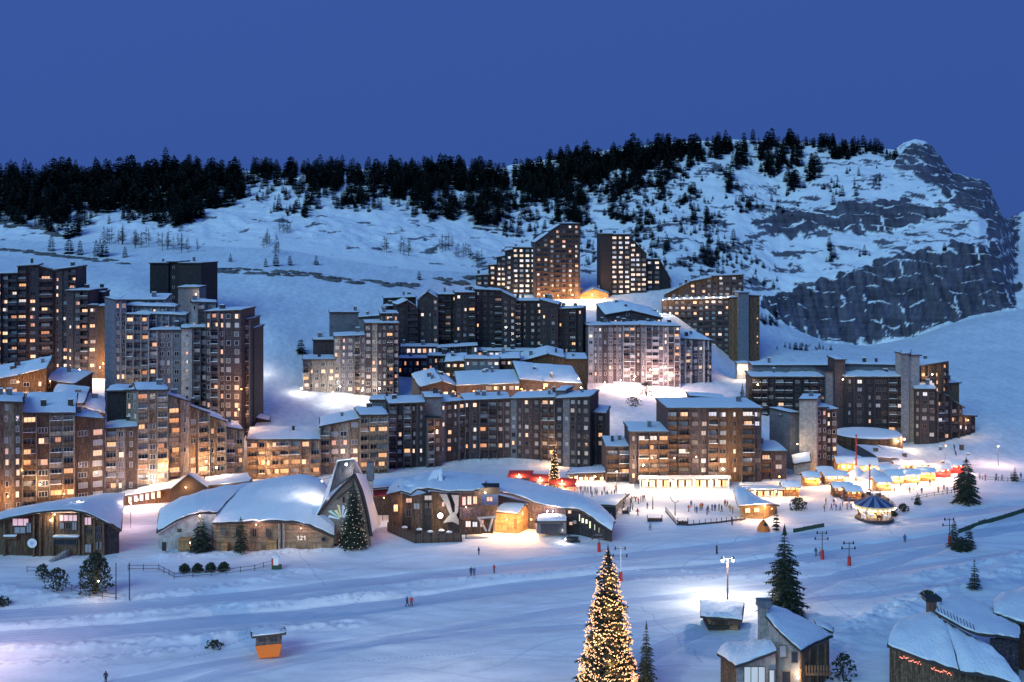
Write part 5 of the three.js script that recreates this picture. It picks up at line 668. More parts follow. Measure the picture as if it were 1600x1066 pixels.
function garland(r, h, rad, n, rows, size, seed, hueMat, pow = 0.85, skirt = 0.07) { // strings of bulbs wound round a tree
  const rnd = rngOf(seed), turns = rows, pts = [], place = [];
  const at = (q, jig) => { const a = q * T2 * turns, y = lerp(h * skirt, h * 0.99, q), R = rad * Math.pow(1 - q, pow) * (0.88 + 0.14 * n2(Math.cos(a) * 1.6 + y * 0.35, Math.sin(a) * 1.6) + jig) + 0.12; return V(Math.cos(a) * R, y - 0.09 * R + 0.18 * Math.sin(a * 4.1), Math.sin(a) * R); };
  const N = turns * 26; for (let k = 0; k <= N; k++) pts.push(at(Math.pow(k / N, 0.85), 0));
  mesh('light_string', new THREE.TubeGeometry(new THREE.CatmullRomCurve3(pts), N * 2, 0.025, 3), M.wire, r);
  const g = new THREE.OctahedronGeometry(size, 0), rest = [];
  for (let k = 0; k < n; k++) { const p = at(1 - Math.sqrt(1 - (k + rnd()) / n) * 0.998, (rnd() - 0.35) * 0.22); p.y += (rnd() - 0.5) * 0.25; if (n > 1000 && n2(Math.atan2(p.z, p.x) * 2.2, p.y / 1.1) < -0.38) continue; place.push(p); }
  place.sort((a, b) => b.z - a.z); // the ones that face the viewer show largest
  place.forEach((p, k) => { if (k < 300) { const b = mesh('light_bulb', g, hueMat[k % hueMat.length], r, p); } else rest.push(g.clone().translate(p.x, p.y, p.z)); });
  if (rest.length) { const m = mesh('light_bulbs', merge(rest), hueMat[0], r); m.userData.kind = 'stuff'; }
}
{
  const gold = [glow(1, 0.44, 0.11, 1.8), glow(1, 0.5, 0.17, 2.4), glow(1, 0.36, 0.08, 1.4)];
  const x = fir('tall conifer wound with hundreds of golden lights, in the foreground', 950, 1092, 856, 98, 3, { name: 'lit_fir_tree', fine: 5, per: 15, levels: 40, drop: 0.3, pow: 0.72, mat: M.needle, group: 'firs hung with lights' });
  garland(x.r, x.h, x.rad, 3000, 30, 0.1, 5, gold, 0.72);
  for (const [q, a] of [[0.12, -0.6], [0.15, 0.6], [0.3, 0], [0.45, -0.6], [0.5, 0.6], [0.65, 0], [0.82, 0.2]]) { const l = new THREE.PointLight(new THREE.Color().setRGB(1, 0.52, 0.18), 60), R = x.rad * Math.pow(1 - q, 0.72) + 0.5; l.position.set(Math.sin(a) * R, x.h * q, Math.cos(a) * R); l.shadow.radius = 40; l.name = 'garland_light'; x.r.add(l); }
  const y = fir('dark fir dotted with small white lights in front of the chapel', 552, 858, 752, 44, 8, { name: 'lit_fir_tree', pow: 0.62, per: 13, levels: 30, group: 'firs hung with lights' });
  garland(y.r, y.h, y.rad, 120, 14, 0.07, 9, [glow(1, 0.8, 0.5, 1.8)], 0.62);
  const z = fir('slim fir glowing gold between the red awnings of the square', 866, 762, 694, 20, 12, { name: 'lit_fir_tree', D: 309, pow: 0.8, fine: 0, levels: 20, group: 'firs hung with lights' });
  garland(z.r, z.h, z.rad, 170, 12, 0.11, 13, [glow(1, 0.5, 0.15, 2.6)], 0.8);
}
fir('bushy dark fir beside the lamp in front of the log restaurant', 314, 864, 806, 40, 21, { pow: 0.55 });
fir('narrow dark fir against the log wall of the curved roof restaurant', 376, 868, 808, 27, 22, { pow: 0.5 });
fir('big dark fir behind the nearest chalet', 1226, 962, 822, 80, 23, { per: 12, levels: 26, drop: 0.25, fine: 5, pow: 0.9 });
fir('young slim fir at the right foot of the golden lit conifer', 1010, 1090, 972, 42, 24, { pow: 0.9, levels: 22 });
fir('small slim fir on the snow above the right-hand chalet', 1523, 926, 874, 21, 25, { pow: 0.7 });
fir('broad dark fir at the right end of the fair', 1510, 786, 716, 46, 26, { pow: 0.5, per: 13 });
fir('tiny dark fir right of the rink kiosk', 1213, 830, 794, 15, 27, { pow: 0.6, fine: 0 });
fir('little fir on the snow at the right frame edge beyond the fair', 1586, 752, 730, 14, 28, { fine: 0 });
fir('dark fir group leader beside the snow road under the blue pillar', 1160, 632, 599, 16, 29, { D: 392, fine: 0, per: 9 });
fir('dark fir right beside the snow road, touching its twin', 1173, 634, 602, 17, 30, { D: 390, fine: 0, per: 9 });
fir('thin dark fir between the square building and the concrete tower', 1213, 672, 622, 20, 31, { D: 350, fine: 0 });
fir('small round fir behind the carousel', 1393, 812, 782, 24, 32, { pow: 0.5, fine: 0, D: 275 });
fir('small dark fir on the slope beyond the fair', 1434, 788, 770, 13, 33, { fine: 0 });
fir('dark fir at the left of the evergreen thicket on the open piste', 1491, 856, 812, 22, 34, { pow: 0.5 });
fir('dark fir at the right of the evergreen thicket on the open piste', 1514, 858, 822, 22, 35, { pow: 0.45 });
fir('low bush fir in the middle of the evergreen thicket on the piste', 1502, 860, 838, 34, 36, { pow: 0.4 });

// ---------------------------------------------------------------- the woods on the mountain
{
  const near3 = [0, 1, 2, 3].map((k) => conifer(100 + k, 10, [2.5, 2.2, 3.0, 2.6][k], 14, 11, 0, { pow: [0.55, 0.45, 0.32, 0.4][k], drop: 0.3 })), tg = trunkGeo(9.2, 0.24), rnd = rngOf(404);
  const single = [], mass = [];
  const clusters = [ // middle u, middle v of the feet, half extents, how many, height in metres
    [60, 308, 100, 30, 380, 14], [200, 296, 120, 38, 520, 15], [330, 292, 60, 34, 240, 14], [180, 336, 150, 14, 70, 8], [520, 300, 60, 26, 60, 11], [40, 340, 70, 12, 110, 10], [275, 334, 44, 18, 90, 11], [100, 348, 34, 26, 50, 11], [250, 344, 60, 10, 40, 8], [640, 310, 30, 30, 60, 13], [700, 300, 60, 30, 70, 12], [830, 300, 26, 26, 50, 13],
    [440, 270, 50, 10, 60, 12], [520, 278, 50, 14, 85, 13], [600, 290, 26, 26, 70, 13], [650, 285, 50, 22, 130, 14], [720, 280, 55, 18, 120, 13], [690, 330, 34, 18, 60, 10], [760, 330, 34, 26, 80, 10], [790, 300, 26, 30, 55, 11], [560, 320, 50, 12, 40, 8], [470, 330, 50, 10, 36, 8],
    [860, 290, 40, 22, 110, 13], [915, 268, 44, 24, 150, 14], [985, 250, 34, 16, 80, 13], [890, 250, 40, 8, 60, 11], [1045, 240, 40, 12, 55, 13], [905, 330, 18, 26, 34, 11], [1000, 360, 34, 30, 40, 8], [1030, 400, 16, 24, 18, 8],
    [1130, 232, 18, 10, 20, 14], [1154, 246, 14, 22, 22, 13], [1205, 252, 20, 30, 44, 13], [1240, 242, 18, 22, 30, 13], [1235, 290, 10, 22, 16, 12], [1270, 270, 12, 16, 14, 13], [1310, 240, 28, 12, 30, 12], [1350, 235, 30, 8, 24, 10], [1390, 245, 20, 6, 12, 8], [1140, 290, 8, 14, 9, 13], [1164, 325, 9, 16, 10, 12], [1185, 230, 20, 6, 14, 12], [1275, 226, 30, 5, 20, 11],
    [1100, 360, 22, 26, 22, 10], [1115, 400, 24, 18, 20, 8], [1080, 330, 40, 40, 24, 6], [1150, 395, 30, 30, 16, 6], [960, 320, 30, 24, 22, 8], [1020, 300, 20, 20, 16, 8], [1200, 505, 18, 12, 12, 6], [1260, 545, 50, 5, 16, 5], [900, 380, 40, 40, 50, 6], [960, 285, 44, 30, 70, 12], [1015, 268, 44, 26, 60, 13], [1060, 250, 40, 20, 40, 13], [1100, 240, 30, 14, 26, 13], [880, 320, 30, 30, 50, 11], [1000, 300, 90, 50, 110, 6.5], [1060, 380, 90, 60, 90, 5], [1180, 300, 90, 50, 40, 6], [830, 350, 60, 30, 70, 7], [560, 300, 90, 24, 70, 8], [430, 300, 60, 16, 40, 7], [1330, 280, 60, 24, 20, 6], [1170, 430, 50, 30, 30, 4.5], [1310, 300, 20, 8, 6, 8], [1295, 400, 6, 12, 4, 8], [1350, 400, 10, 4, 2, 6],
  ];
  for (const [u, v, ru, rv, n, h] of clusters) for (let k = 0; k < n; k++) {
    const a = rnd() * T2, q = Math.sqrt(rnd()), uu = u + Math.cos(a) * q * ru, vv = v + Math.sin(a) * q * rv, p = seen(uu, vv, 560); if (!p || (uu < 700 && h > 7 && n2(uu / 26 + 9, vv / 9) > 0.42)) continue;
    (u < 360 && rnd() < 0.88 || u < 860 && rnd() < 0.66 || u < 1000 && rnd() < 0.5 || rnd() < 0.2 ? mass : single).push([p, h * (0.5 + 0.55 * rnd()) * (0.95 + 0.45 * n2(uu / 22, vv / 16)), rnd(), uu, vv]);
  }
  for (let k = 0; k < 460; k++) { const uu = -20 + rnd() * 900, p = seen(uu, 262 + rnd() * 30, 620); if (p && n2(uu / 60, 3) > -0.45) mass.push([p, (5.5 + 6 * rnd()) * (1 + 0.5 * n2(uu / 18, 8)), rnd(), uu, 0]); }   // along the crest
  for (const [u, v, h] of [[108, 396, 8], [125, 398, 8], [150, 400, 9], [156, 400, 9], [163, 401, 9], [195, 402, 6], [360, 409, 5], [415, 417, 5], [431, 415, 6.5], [453, 414, 5.5], [494, 414, 5.5], [80, 392, 9], [655, 437, 5], [1302, 402, 9], [1296, 385, 8], [1302, 320, 10], [1338, 306, 7], [1476, 392, 6], [1351, 398, 7], [1590, 392, 7], [470, 552, 6]]) { const p = seen(u, v, 400); if (p) single.push([p, h, rnd(), u, v]); }
  const extra = single.splice(290); mass.push(...extra);
  const ZONES = [[150, 0, 'on the far left of the wooded ridge'], [360, 0, 'at the foot of the dense wood on the left ridge'], [470, 0, 'beside the snowy clearing in the ridge wood'], [560, 0, 'left of the middle of the ridge'], [640, 0, 'below the middle of the ridge'], [700, 0, 'on the slope left of the gully'], [760, 0, 'in the gully above the dark gabled row'], [860, 0, 'in the gully above the stepped tower'], [930, 300, 'on the ridge straight above the steep roofed tower'], [930, 999, 'between the two groups of towers'], [1010, 300, 'on the shoulder above the slim tower'], [1010, 999, 'just behind the slim tower'], [1090, 300, 'on the crest above the rust brown building'], [1090, 999, 'on the speckled slope behind the rust brown building'], [1180, 270, 'near the top of the open snowfield'], [1180, 999, 'on the rocky flank above the blue pillar'], [1260, 270, 'on the crest right of the open snowfield'], [1260, 999, 'left of the grey rock band'], [1340, 270, 'on the crest above the grey rock band'], [1700, 270, 'below the rocky summit'], [1700, 999, 'on the ledges above the big cliff']];
  const zone = (u, v, h) => (h > 11 ? 'tall dark conifer ' : h > 6.5 ? 'dark conifer of middling height ' : 'small dark conifer ') + ZONES.find(([a, b]) => u < a && (!b || v < b))[2];
  single.forEach(([p, h, q, u, v], k) => {
    const lb = v > 388 && u < 700 ? 'lone small conifer on the open slope above the village' : zone(u, v, h), t = thing('conifer', lb, 'tree', p, lb); t.scale.set(h / 10 * (0.85 + 0.3 * q), h / 10, h / 10 * (0.85 + 0.3 * q)); t.rotation.y = q * 20;
    mesh('trunk', tg, M.bark, t); mesh('crown', near3[k % 4], k % 3 ? M.needle : M.needleB, t);
  });
  const per = [[], [], [], []]; mass.forEach((m, k) => per[k % 4].push(m));
  per.forEach((list, k) => { const im = new THREE.InstancedMesh(near3[k], M.needle, list.length), mt = new THREE.Matrix4(), qn = new THREE.Quaternion(); list.forEach(([p, h, q], i) => { qn.setFromAxisAngle(V(0, 1, 0), q * 20); mt.compose(p.clone().add(V(0, -0.5, 0)), qn, V(h / 10 * (0.9 + 0.4 * q), h / 10, h / 10 * (0.9 + 0.4 * q))); im.setMatrixAt(i, mt); }); im.name = nm('forest'); tag(im, ['dense dark conifer wood along the mountain ridge', 'dark conifers filling the wood on the ridge', 'dark conifer mass on the upper slopes', 'dark mass of conifers behind the village'][k], 'wood', null, 'stuff'); scene.add(im); });
  // leafless larches, blue with distance
  const bare = (seed) => { const r = rngOf(seed), L = [bar(V(0, -0.4, 0), V(0, 7, 0), 0.12, 4, 0.03)]; for (let k = 0; k < 46; k++) { const y = 1 + 5.6 * r(), a = r() * T2, l = (7.4 - y) * 0.34 * (0.6 + 0.6 * r()), e = V(Math.cos(a) * l, y + l * 0.35, Math.sin(a) * l); L.push(bar(V(0, y, 0), e, 0.045, 3, 0.02)); for (let j = 0; j < 3; j++) { const s = V(0, y, 0).lerp(e, 0.4 + 0.3 * r()); L.push(bar(s, s.clone().add(V((r() - 0.5) * l, 0.3 * l * r(), (r() - 0.5) * l)), 0.03, 3, 0.015)); } } return merge(L); };
  const bg = [bare(1), bare(2), bare(3)];
  let i = 0; const larchAt = (u) => u < 215 ? 'left end of the larch row above the upper left building' : u < 310 ? 'right end of the larch row above the cube tower' : u < 500 ? 'larch clump on the open slope' : u < 660 ? 'larch clump right of the open slope' : 'larches under the gully'; for (const [u, v, n, s] of [[175, 378, 6, 20], [200, 384, 6, 16], [230, 385, 8, 20], [260, 388, 6, 18], [295, 392, 5, 14], [418, 385, 5, 7], [444, 362, 6, 9], [432, 398, 3, 8], [608, 392, 3, 10], [632, 396, 5, 9], [700, 390, 6, 14], [725, 402, 6, 14], [745, 412, 4, 10]]) for (let k = 0; k < n; k++) { const p = seen(u + (rnd() - 0.5) * 2 * s, v + (rnd() - 0.5) * 8, 420); if (!p) continue; const t = mesh(nm('bare_larch'), bg[i++ % 3], M.twig, null, p, rnd() * 6); t.scale.setScalar(0.8 + 0.7 * rnd()); tag(t, 'leafless larch in the ' + larchAt(u), 'tree', larchAt(u)); }
  // boulders and outcrops that break the snow
  const rock = (seed) => { const g = new THREE.IcosahedronGeometry(1, 2), p = g.attributes.position; for (let k = 0; k < p.count; k++) { const v = V(p.getX(k), p.getY(k), p.getZ(k)), d = 1 + 0.3 * n3(v.x * 1.3 + seed, v.y * 1.7, v.z * 1.3) + 0.16 * n3(v.x * 3.6, v.y * 4 + seed, v.z * 3.6); p.setXYZ(k, v.x * d, v.y * d, v.z * d); } g.computeVertexNormals(); return g; };
  const rg = [rock(3), rock(17), rock(29)], rm = [std([0.13, 0.125, 0.135], 0.95), std([0.09, 0.085, 0.09], 0.95)];
  let c = 0; const line = (pts, n, s, sp) => { for (let k = 0; k < n; k++) { const q = (k + rnd()) / n * (pts.length - 1), a = Math.floor(q), f = q - a, u = lerp(pts[a][0], pts[a + 1][0], f), v = lerp(pts[a][1], pts[a + 1][1], f) + (rnd() - 0.5) * sp, p = seen(u, v, 380); if (!p) continue; const t = mesh(nm('rock'), rg[c % 3], rm[c++ % 2], null, p, (rnd() - 0.5) * 0.6); t.scale.set(s * (1.2 + 2 * rnd()), s * (0.35 + 0.4 * rnd()), s * (0.7 + 0.5 * rnd())); tag(t, pts.label, 'rock', pts.label); } };
  const lines = [[[[0, 391], [60, 396], [110, 402], [200, 412]], 34, 1.3, 5, 'dark rock in the ledge above the upper left building'], [[[315, 418], [360, 423], [430, 428], [490, 430], [520, 437], [600, 443], [650, 448]], 60, 1.5, 8, 'dark rock in the broken ledge across the middle slope'], [[[680, 440], [715, 440], [740, 436]], 14, 1.6, 10, 'dark rock beside the lower stepped tower'], [[[0, 352], [40, 350], [90, 366]], 16, 1.6, 8, 'dark rock under the left wood'], [[[730, 330], [745, 350], [790, 366]], 14, 1.6, 22, 'dark rock in the gully above the towers']];
  for (const [pts, n, s, sp, label] of lines) { pts.label = label; line(pts, n, s, sp); }
}

// ---------------------------------------------------------------- foreground: chalets, kiosks, poles, fences, people
{ // nearest chalet
  const r = thing('chalet', 'angular timber and concrete chalet with two folded snow roofs, nearest the floodlight', 'chalet', onGround(1220, 162));
  walls(r, [[1200, 968, 163.5], [1226, 995, 161.2], [1250, 1017, 159.8]], M.concrete, { base: -1 }); walls(r, [[1250, 1017, 159.8], [1296, 998, 169]], M.log, { base: -1 }); walls(r, [[1152, 1040, 159.5], [1212, 1019, 160.6]], M.concrete, { base: -1 }); walls(r, [[1126, 1022, 164], [1152, 1040, 159.6]], M.oak, { base: -1 });
  roof(r, [[1196, 962, 164], [1215, 984, 161.5], [1234, 1002, 160], [1252, 1017, 158.8]], [[1208, 946, 172], [1240, 960, 172], [1275, 977, 171.5], [1302, 993, 170.5]], { snow: 0.6, sag: 0.2, m: 10 });
  roof(r, [[1120, 1021, 163.6], [1136, 1031, 160.5], [1149, 1041, 158.4], [1180, 1030, 158.8], [1214, 1017, 159.6]], [[1136, 1008, 168], [1150, 1006, 168], [1165, 1004, 168], [1185, 1002, 167], [1200, 1000, 166]], { snow: 0.7, sag: 0.4, m: 9, straight: true });
  block(r, 'chimney', 1187, 950, 1201, 1010, 165, 1.3, M.concrete); block(r, 'chimney_cap', 1185, 940, 1206, 950, 164.6, 1.8, M.slate); roof(r, [[1276, 976, 171], [1302, 988, 170]], [[1272, 968, 175], [1303, 980, 175]], { snow: 0.5, straight: true });
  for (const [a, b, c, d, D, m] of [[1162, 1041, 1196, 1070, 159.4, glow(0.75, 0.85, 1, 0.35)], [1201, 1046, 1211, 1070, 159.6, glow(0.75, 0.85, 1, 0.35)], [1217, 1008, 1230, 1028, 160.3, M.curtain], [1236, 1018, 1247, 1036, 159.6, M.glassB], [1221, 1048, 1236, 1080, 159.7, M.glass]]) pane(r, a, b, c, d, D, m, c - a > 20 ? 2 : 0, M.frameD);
  for (let k = 0; k < 11; k++) { const q = k / 10.5, p = P(lerp(1252, 1296, q), lerp(1022, 1003, q), lerp(159.6, 168.8, q)), b = V(p.x, p.y - 6, p.z), f = frameOf(P(1250, 1017, 159.8), P(1296, 998, 169)), m = mesh('board', box(0, 0.5, -6, 0, 0, 0.09), k % 3 ? M.oak : M.honey, r, rel(r, f.at(k * f.w / 11 + 0.05, p.y, 0.05))); m.rotation.y = f.ry; }
  block(r, 'balcony', 1258, 1052, 1300, 1056, 161, 3, M.oak); for (let k = 0; k < 9; k++) block(r, 'railing_board', 1258 + k * 4.6, 1040, 1261 + k * 4.6, 1052, 160.8, 0.1, M.oak); lamp(r, rel(r, P(1247, 1059, 158.6)), 'warm', 30, 0.8);
}
{ // chalet in the corner
  const r = thing('chalet', 'wide timber chalet with a rounded snow roof and red lights under its eave', 'chalet', onGround(1490, 160));
  walls(r, [[1396, 1013, 161], [1498, 1050, 156.5]], M.oak, { base: -1 }); walls(r, [[1464, 964, 169], [1534, 1004, 163.5]], M.oak, { base: 4 }); walls(r, [[1549, 998, 163.8], [1592, 999, 165]], M.plum, { base: -1 }); walls(r, [[1498, 1050, 156.5], [1620, 1075, 158]], M.oak, { base: -1 }); walls(r, [[1390, 1008, 162], [1396, 1013, 161]], M.oak, { base: -1 });
  roof(r, [[1386, 1008, 161.5], [1420, 1021, 159.8], [1460, 1036, 157.8], [1500, 1049, 155.8]], [[1404, 976, 172], [1428, 964, 173.5], [1452, 958, 173], [1470, 965, 170]], { snow: 0.8, sag: 0.9, m: 10 });
  roof(r, [[1500, 1049, 155.9], [1540, 1056, 155], [1600, 1072, 154]], [[1470, 968, 169.8], [1500, 990, 166.5], [1540, 1006, 163]], { snow: 0.9, sag: 0.6, m: 9 });
  roof(r, [[1460, 955, 169.5], [1494, 975, 166], [1528, 990, 163], [1560, 993, 163], [1594, 998, 163.5]], [[1486, 931, 182], [1510, 934, 183], [1540, 945, 182], [1566, 960, 180], [1596, 975, 178]], { snow: 0.7, sag: 0.3, m: 10 });
  block(r, 'chimney', 1452, 940, 1464, 962, 172, 1.3, clad([0.25, 0.12, 0.09], plasterT)); block(r, 'chimney_cap', 1447, 935, 1472, 941, 171.8, 1.8, M.black);
  for (const [a, b, c, d, D] of [[1478, 980, 1486, 993, 167.2], [1489, 984, 1496, 996, 166.4]]) pane(r, a, b, c, d, D, M.curtain, 0, M.frameD);
  for (let k = 0; k < 13; k++) { const q = k / 12, p = P(lerp(1463, 1524, q), lerp(957, 989, q), lerp(169, 163.2, q)); mesh('snow_guard', bar(rel(r, p.clone().add(V(0, 0.3, -0.3))), rel(r, p.clone().add(V(-0.15, 1.1, -0.5))), 0.06, 5), M.wire, r); }
  const rb = glow(1, 0.2, 0.06, 1.6), rr = rngOf(31); for (let k = 0; k < 34; k++) { const q = k < 17 ? 0.02 + 0.4 * k / 17 : 0.6 + 0.38 * (k - 17) / 17, p = P(lerp(1405, 1490, q), lerp(1023, 1053, q) + 5 * rr(), lerp(160.2, 156.6, q) - 0.1); mesh('lamp_bulb', new THREE.SphereGeometry(0.09, 6, 5), rb, r, rel(r, p)); }
}
{ const r = thing('chalet', 'chalet roof deep in snow at the right frame edge', 'chalet', onGround(1590, 176)); roof(r, [[1552, 958, 174], [1575, 966, 172], [1640, 985, 168]], [[1552, 942, 186], [1585, 925, 190], [1650, 905, 194]], { snow: 1, sag: 0.8 }); walls(r, [[1556, 962, 175], [1640, 988, 169]], M.rust, { base: -1 }); block(r, 'back_wall', 1580, 950, 1640, 1050, 186, 0.3, M.rust); }
{ // orange cabin
  const r = thing('ticket_kiosk', 'orange tub shaped kiosk with a tilted snow roof on the near piste', 'kiosk', onGround(420, 177.5));
  const q = (l, D0, D1) => [P(l[0], l[2], D0), P(l[1], l[3], D0), P(l[1] + 1, l[3], D1), P(l[0] + 1, l[2], D1)].map((p) => rel(r, p));
  mesh('tub', hexa(q([405, 436, 1029, 1026], 177, 180), q([398, 440, 1010, 1006], 176.6, 180.4)), M.orange, r); mesh('cabin', hexa(q([399, 439, 1010, 1006.5], 176.9, 180.2), q([400, 440, 990, 984], 176.9, 180.2)), M.grey, r);
  for (const [a, b] of [[404, 417], [421, 435]]) pane(r, a, 995, b, 1004, 176.7, M.glassB, 1, M.frameD);
  roof(r, [[393, 995, 175.5], [447, 989, 175.5]], [[391, 986, 182], [445, 979, 182]], { snow: 0.55, straight: true }); bars(r, 'roof_arm', [[P(392, 990, 178.5), P(446, 983, 178.5)]], 0.16, M.fascia);
}
{ // hut under the floodlight
  const r = thing('snow_hut', 'small timber hut with a thick overhanging snow roof under the floodlight', 'hut', onGround(1130, 192.5));
  walls(r, [[1107, 965, 191.5], [1154, 969, 190.5]], M.log); walls(r, [[1154, 969, 190.5], [1157, 964, 195]], M.log); walls(r, [[1103, 962, 195], [1107, 965, 191.5]], M.log); block(r, 'back_wall', 1104, 960, 1157, 980, 195.4, 0.2, M.log);
  roof(r, [[1094, 963, 189.5], [1126, 966, 189], [1160, 969, 188.6]], [[1094, 938, 198], [1126, 939, 198], [1164, 941, 198]], { snow: 0.9, sag: -0.2 }); for (const [a, b, m] of [[1111, 1118, M.blind], [1122, 1131, M.glassB], [1136, 1147, M.blind]]) pane(r, a, 970, b, 977, 190.6, m, 1, M.oak); block(r, 'plinth', 1106, 978, 1156, 984, 190.8, 5, M.fascia);
}
{ const p = onGround(1137, 207), r = thing('floodlight_mast', 'tall mast with two bright floodlights beside the snow roofed hut', 'floodlight', p), h = EYE - (873 - HORIZON) * 207 / F - p.y;
  mesh('mast', new THREE.CylinderGeometry(0.12, 0.2, h + 0.6, 8).translate(0, h / 2 - 0.3, 0), M.oak, r); mesh('crossbar', box(-1, 1, h - 0.1, h + 0.1, -0.1, 0.1), M.metal, r); for (const s of [-1, 1]) { mesh('lamp_hood', new THREE.CylinderGeometry(0.22, 0.42, 0.5, 10), M.metal, r, V(s * 0.95, h + 0.15, 0)); }
  lamp(r, V(-1, h - 0.35, 0.2), 'white', 420, 1.2); lamp(r, V(1, h - 0.35, 0.2), 'white', 300, 1); }
{ const p = onGround(292, 240.5), r = thing('path_lamp', 'short path lamp with a white glow in front of the log restaurant', 'lamp', p); mesh('post', new THREE.CylinderGeometry(0.06, 0.08, 2.2, 6), M.wire, r, V(0.6, 0.9, 0)); mesh('shade', new THREE.ConeGeometry(0.3, 0.2, 10), M.wire, r, V(0.6, 2.15, 0)); lamp(r, V(0.6, 1.9, 0), 'white', 45, 0.9); }
{ const p = V(gxz(-75, 1040)[0], 0, gxz(-75, 1040)[1]); p.y = H(p.x, p.z); const r = thing('street_lamp', 'street lamp beyond the lower left edge, throwing pink light on the snow', 'lamp', p); mesh('pole', new THREE.CylinderGeometry(0.08, 0.14, 12.6, 8), M.metal, r, V(0, 6, 0)); mesh('arm', box(0, 1.5, 12.1, 12.22, -0.06, 0.06), M.metal, r); lamp(r, V(1.4, 11.9, 0), 'pink', 620, 1.2); }
for (const [u, D, cd, to, label] of [[690, 118, 6000, [470, 985], 'piste floodlight below the frame that lights the snow round the orange kiosk'], [760, 120, 4800, [830, 930], 'piste floodlight below the frame that lights the middle piste']]) { // their light lies on the near piste, shadows run away from the viewer
  const q = onGround(u, D), r = thing('piste_floodlight', label, 'floodlight', q), g = gxz(...to); mesh('pole', new THREE.CylinderGeometry(0.12, 0.2, 10, 8), M.metal, r, V(0, 4.6, 0)); mesh('hood', new THREE.CylinderGeometry(0.3, 0.5, 0.5, 10), M.metal, r, V(0, 9.9, 0.3)); lamp(r, V(0, 9.6, -0.3), 'white', cd, 1.2, 'spot', { to: rel(r, V(g[0], 0, g[1])), angle: 0.62 }); }
// lamps standing on the terraces
for (const [u, D, h, hue, cd, label] of [[409, 405, 6, 'white', 170, 'lamp post lighting the white slope beside the grey tower'], [204, 262, 6, 'pink', 200, 'lamp post between the glazed hall and the curved roof'], [622, 266, 5, 'white', 150, 'lamp post between the chapel and the timber restaurant'], [964, 300, 6, 'warm', 160, 'lamp post at the end of the square by the snow wall'], [1040, 440, 6, 'rose', 1300, 'lamp post on the snow road below the grey building'], [990, 440, 6, 'rose', 600, 'lamp post at the left of the snow road below the grey building'], [1478, 342, 6, 'amber', 420, 'lamp post beside the red stalls of the fair'], [1560, 340, 6, 'rose', 420, 'lamp post on the snow beyond the broad fir'], [1440, 322, 5, 'amber', 600, 'lamp post behind the long lit row of stalls'], [125, 386, 5, 'warm', 160, 'lamp post at the foot of the tall stepped building'], [520, 384, 5, 'white', 160, 'lamp post on the terrace below the cream building'], [925, 575, 6, 'warm', 1600, 'lamp post on the snow below the glowing hut']]) {
  const p = onGround(u, D), r = thing('street_lamp', label, 'lamp', p, 'street lamps of the village'); mesh('pole', new THREE.CylinderGeometry(0.07, 0.12, h + 0.6, 7), M.metal, r, V(0, h / 2 - 0.3, 0)); mesh('hood', new THREE.ConeGeometry(0.45, 0.3, 10), M.metal, r, V(0, h + 0.3, 0)); lamp(r, V(0, h, 0), hue, cd, 1); }
// double armed lamps on the rink
for (const [u, v, label, cd] of [[1055, 806, 'black double armed lamp standing on the ice rink', 60], [1020, 796, 'black double armed lamp at the far side of the ice rink', 60], [985, 800, 'black double armed lamp left of the ice rink', 50]]) {
  const D = EYE * F / (v - HORIZON), r = thing('rink_lamp', label, 'lamp', onGround(u, D), 'lamps of the ice rink'); mesh('pole', new THREE.CylinderGeometry(0.1, 0.16, 3.6, 8), M.wire, r, V(0, 1.5, 0));
  for (const [dx, dy] of [[-1.5, 2.0], [1.3, 1.0]]) { mesh('arm', new THREE.TubeGeometry(new THREE.QuadraticBezierCurve3(V(0, 3.2, 0), V(dx * 0.5, 3.4, 0), V(dx, 3.2 + dy, 0)), 8, 0.08, 5), M.wire, r); lamp(r, V(dx, 3.1 + dy, 0), 'warm', cd, 0.8); } }
{ // fence of the rink
  const r = thing('rink_fence', 'row of dark posts with a low board along the front of the ice rink', 'fence', onGround(1110, 272)), L = [[1040, 800], [1058, 822], [1075, 823], [1120, 819], [1165, 813]].map(([u, v]) => P(u, v, EYE * F / (v - HORIZON)));
  for (let i = 0; i + 1 < L.length; i++) { const n = Math.round(L[i].distanceTo(L[i + 1]) / 1.5), f = frameOf(L[i], L[i + 1]); for (let k = 0; k < n; k++) { const a = f.at(f.w * k / n, 0); mesh('post', box(-0.07, 0.07, -0.3, 1.3, -0.07, 0.07), M.wire, r, rel(r, V(a.x, H(a.x, a.z), a.z))); } const b = mesh('board', box(0, f.w, 0.0, 0.4, -0.06, 0.06), M.plum, r); b.position.copy(rel(r, f.at(0, H(L[i].x, L[i].z)))); b.rotation.y = f.ry; } }
for (const [u, v, w, label] of [[1023, 815, 3.6, 'dark red bench sledge left of the rink fence'], [1067, 821, 2.4, 'grey bench at the left corner of the rink fence'], [977, 803, 1.4, 'small dark bench on the snow left of the rink']]) { const D = EYE * F / (v - HORIZON), r = thing('bench', label, 'bench', onGround(u, D), 'benches by the rink'); mesh('seat', box(-w / 2, w / 2, 0.5, 0.75, -0.5, 0.5), M.rust, r); mesh('side', box(-w / 2, w / 2, -0.2, 0.5, -0.4, 0.4), M.plum, r); for (const s of [-1, 1]) mesh('end_post', box(s * w / 2 - 0.08, s * w / 2 + 0.08, 0.75, 1.6, -0.08, 0.08), M.wire, r); }
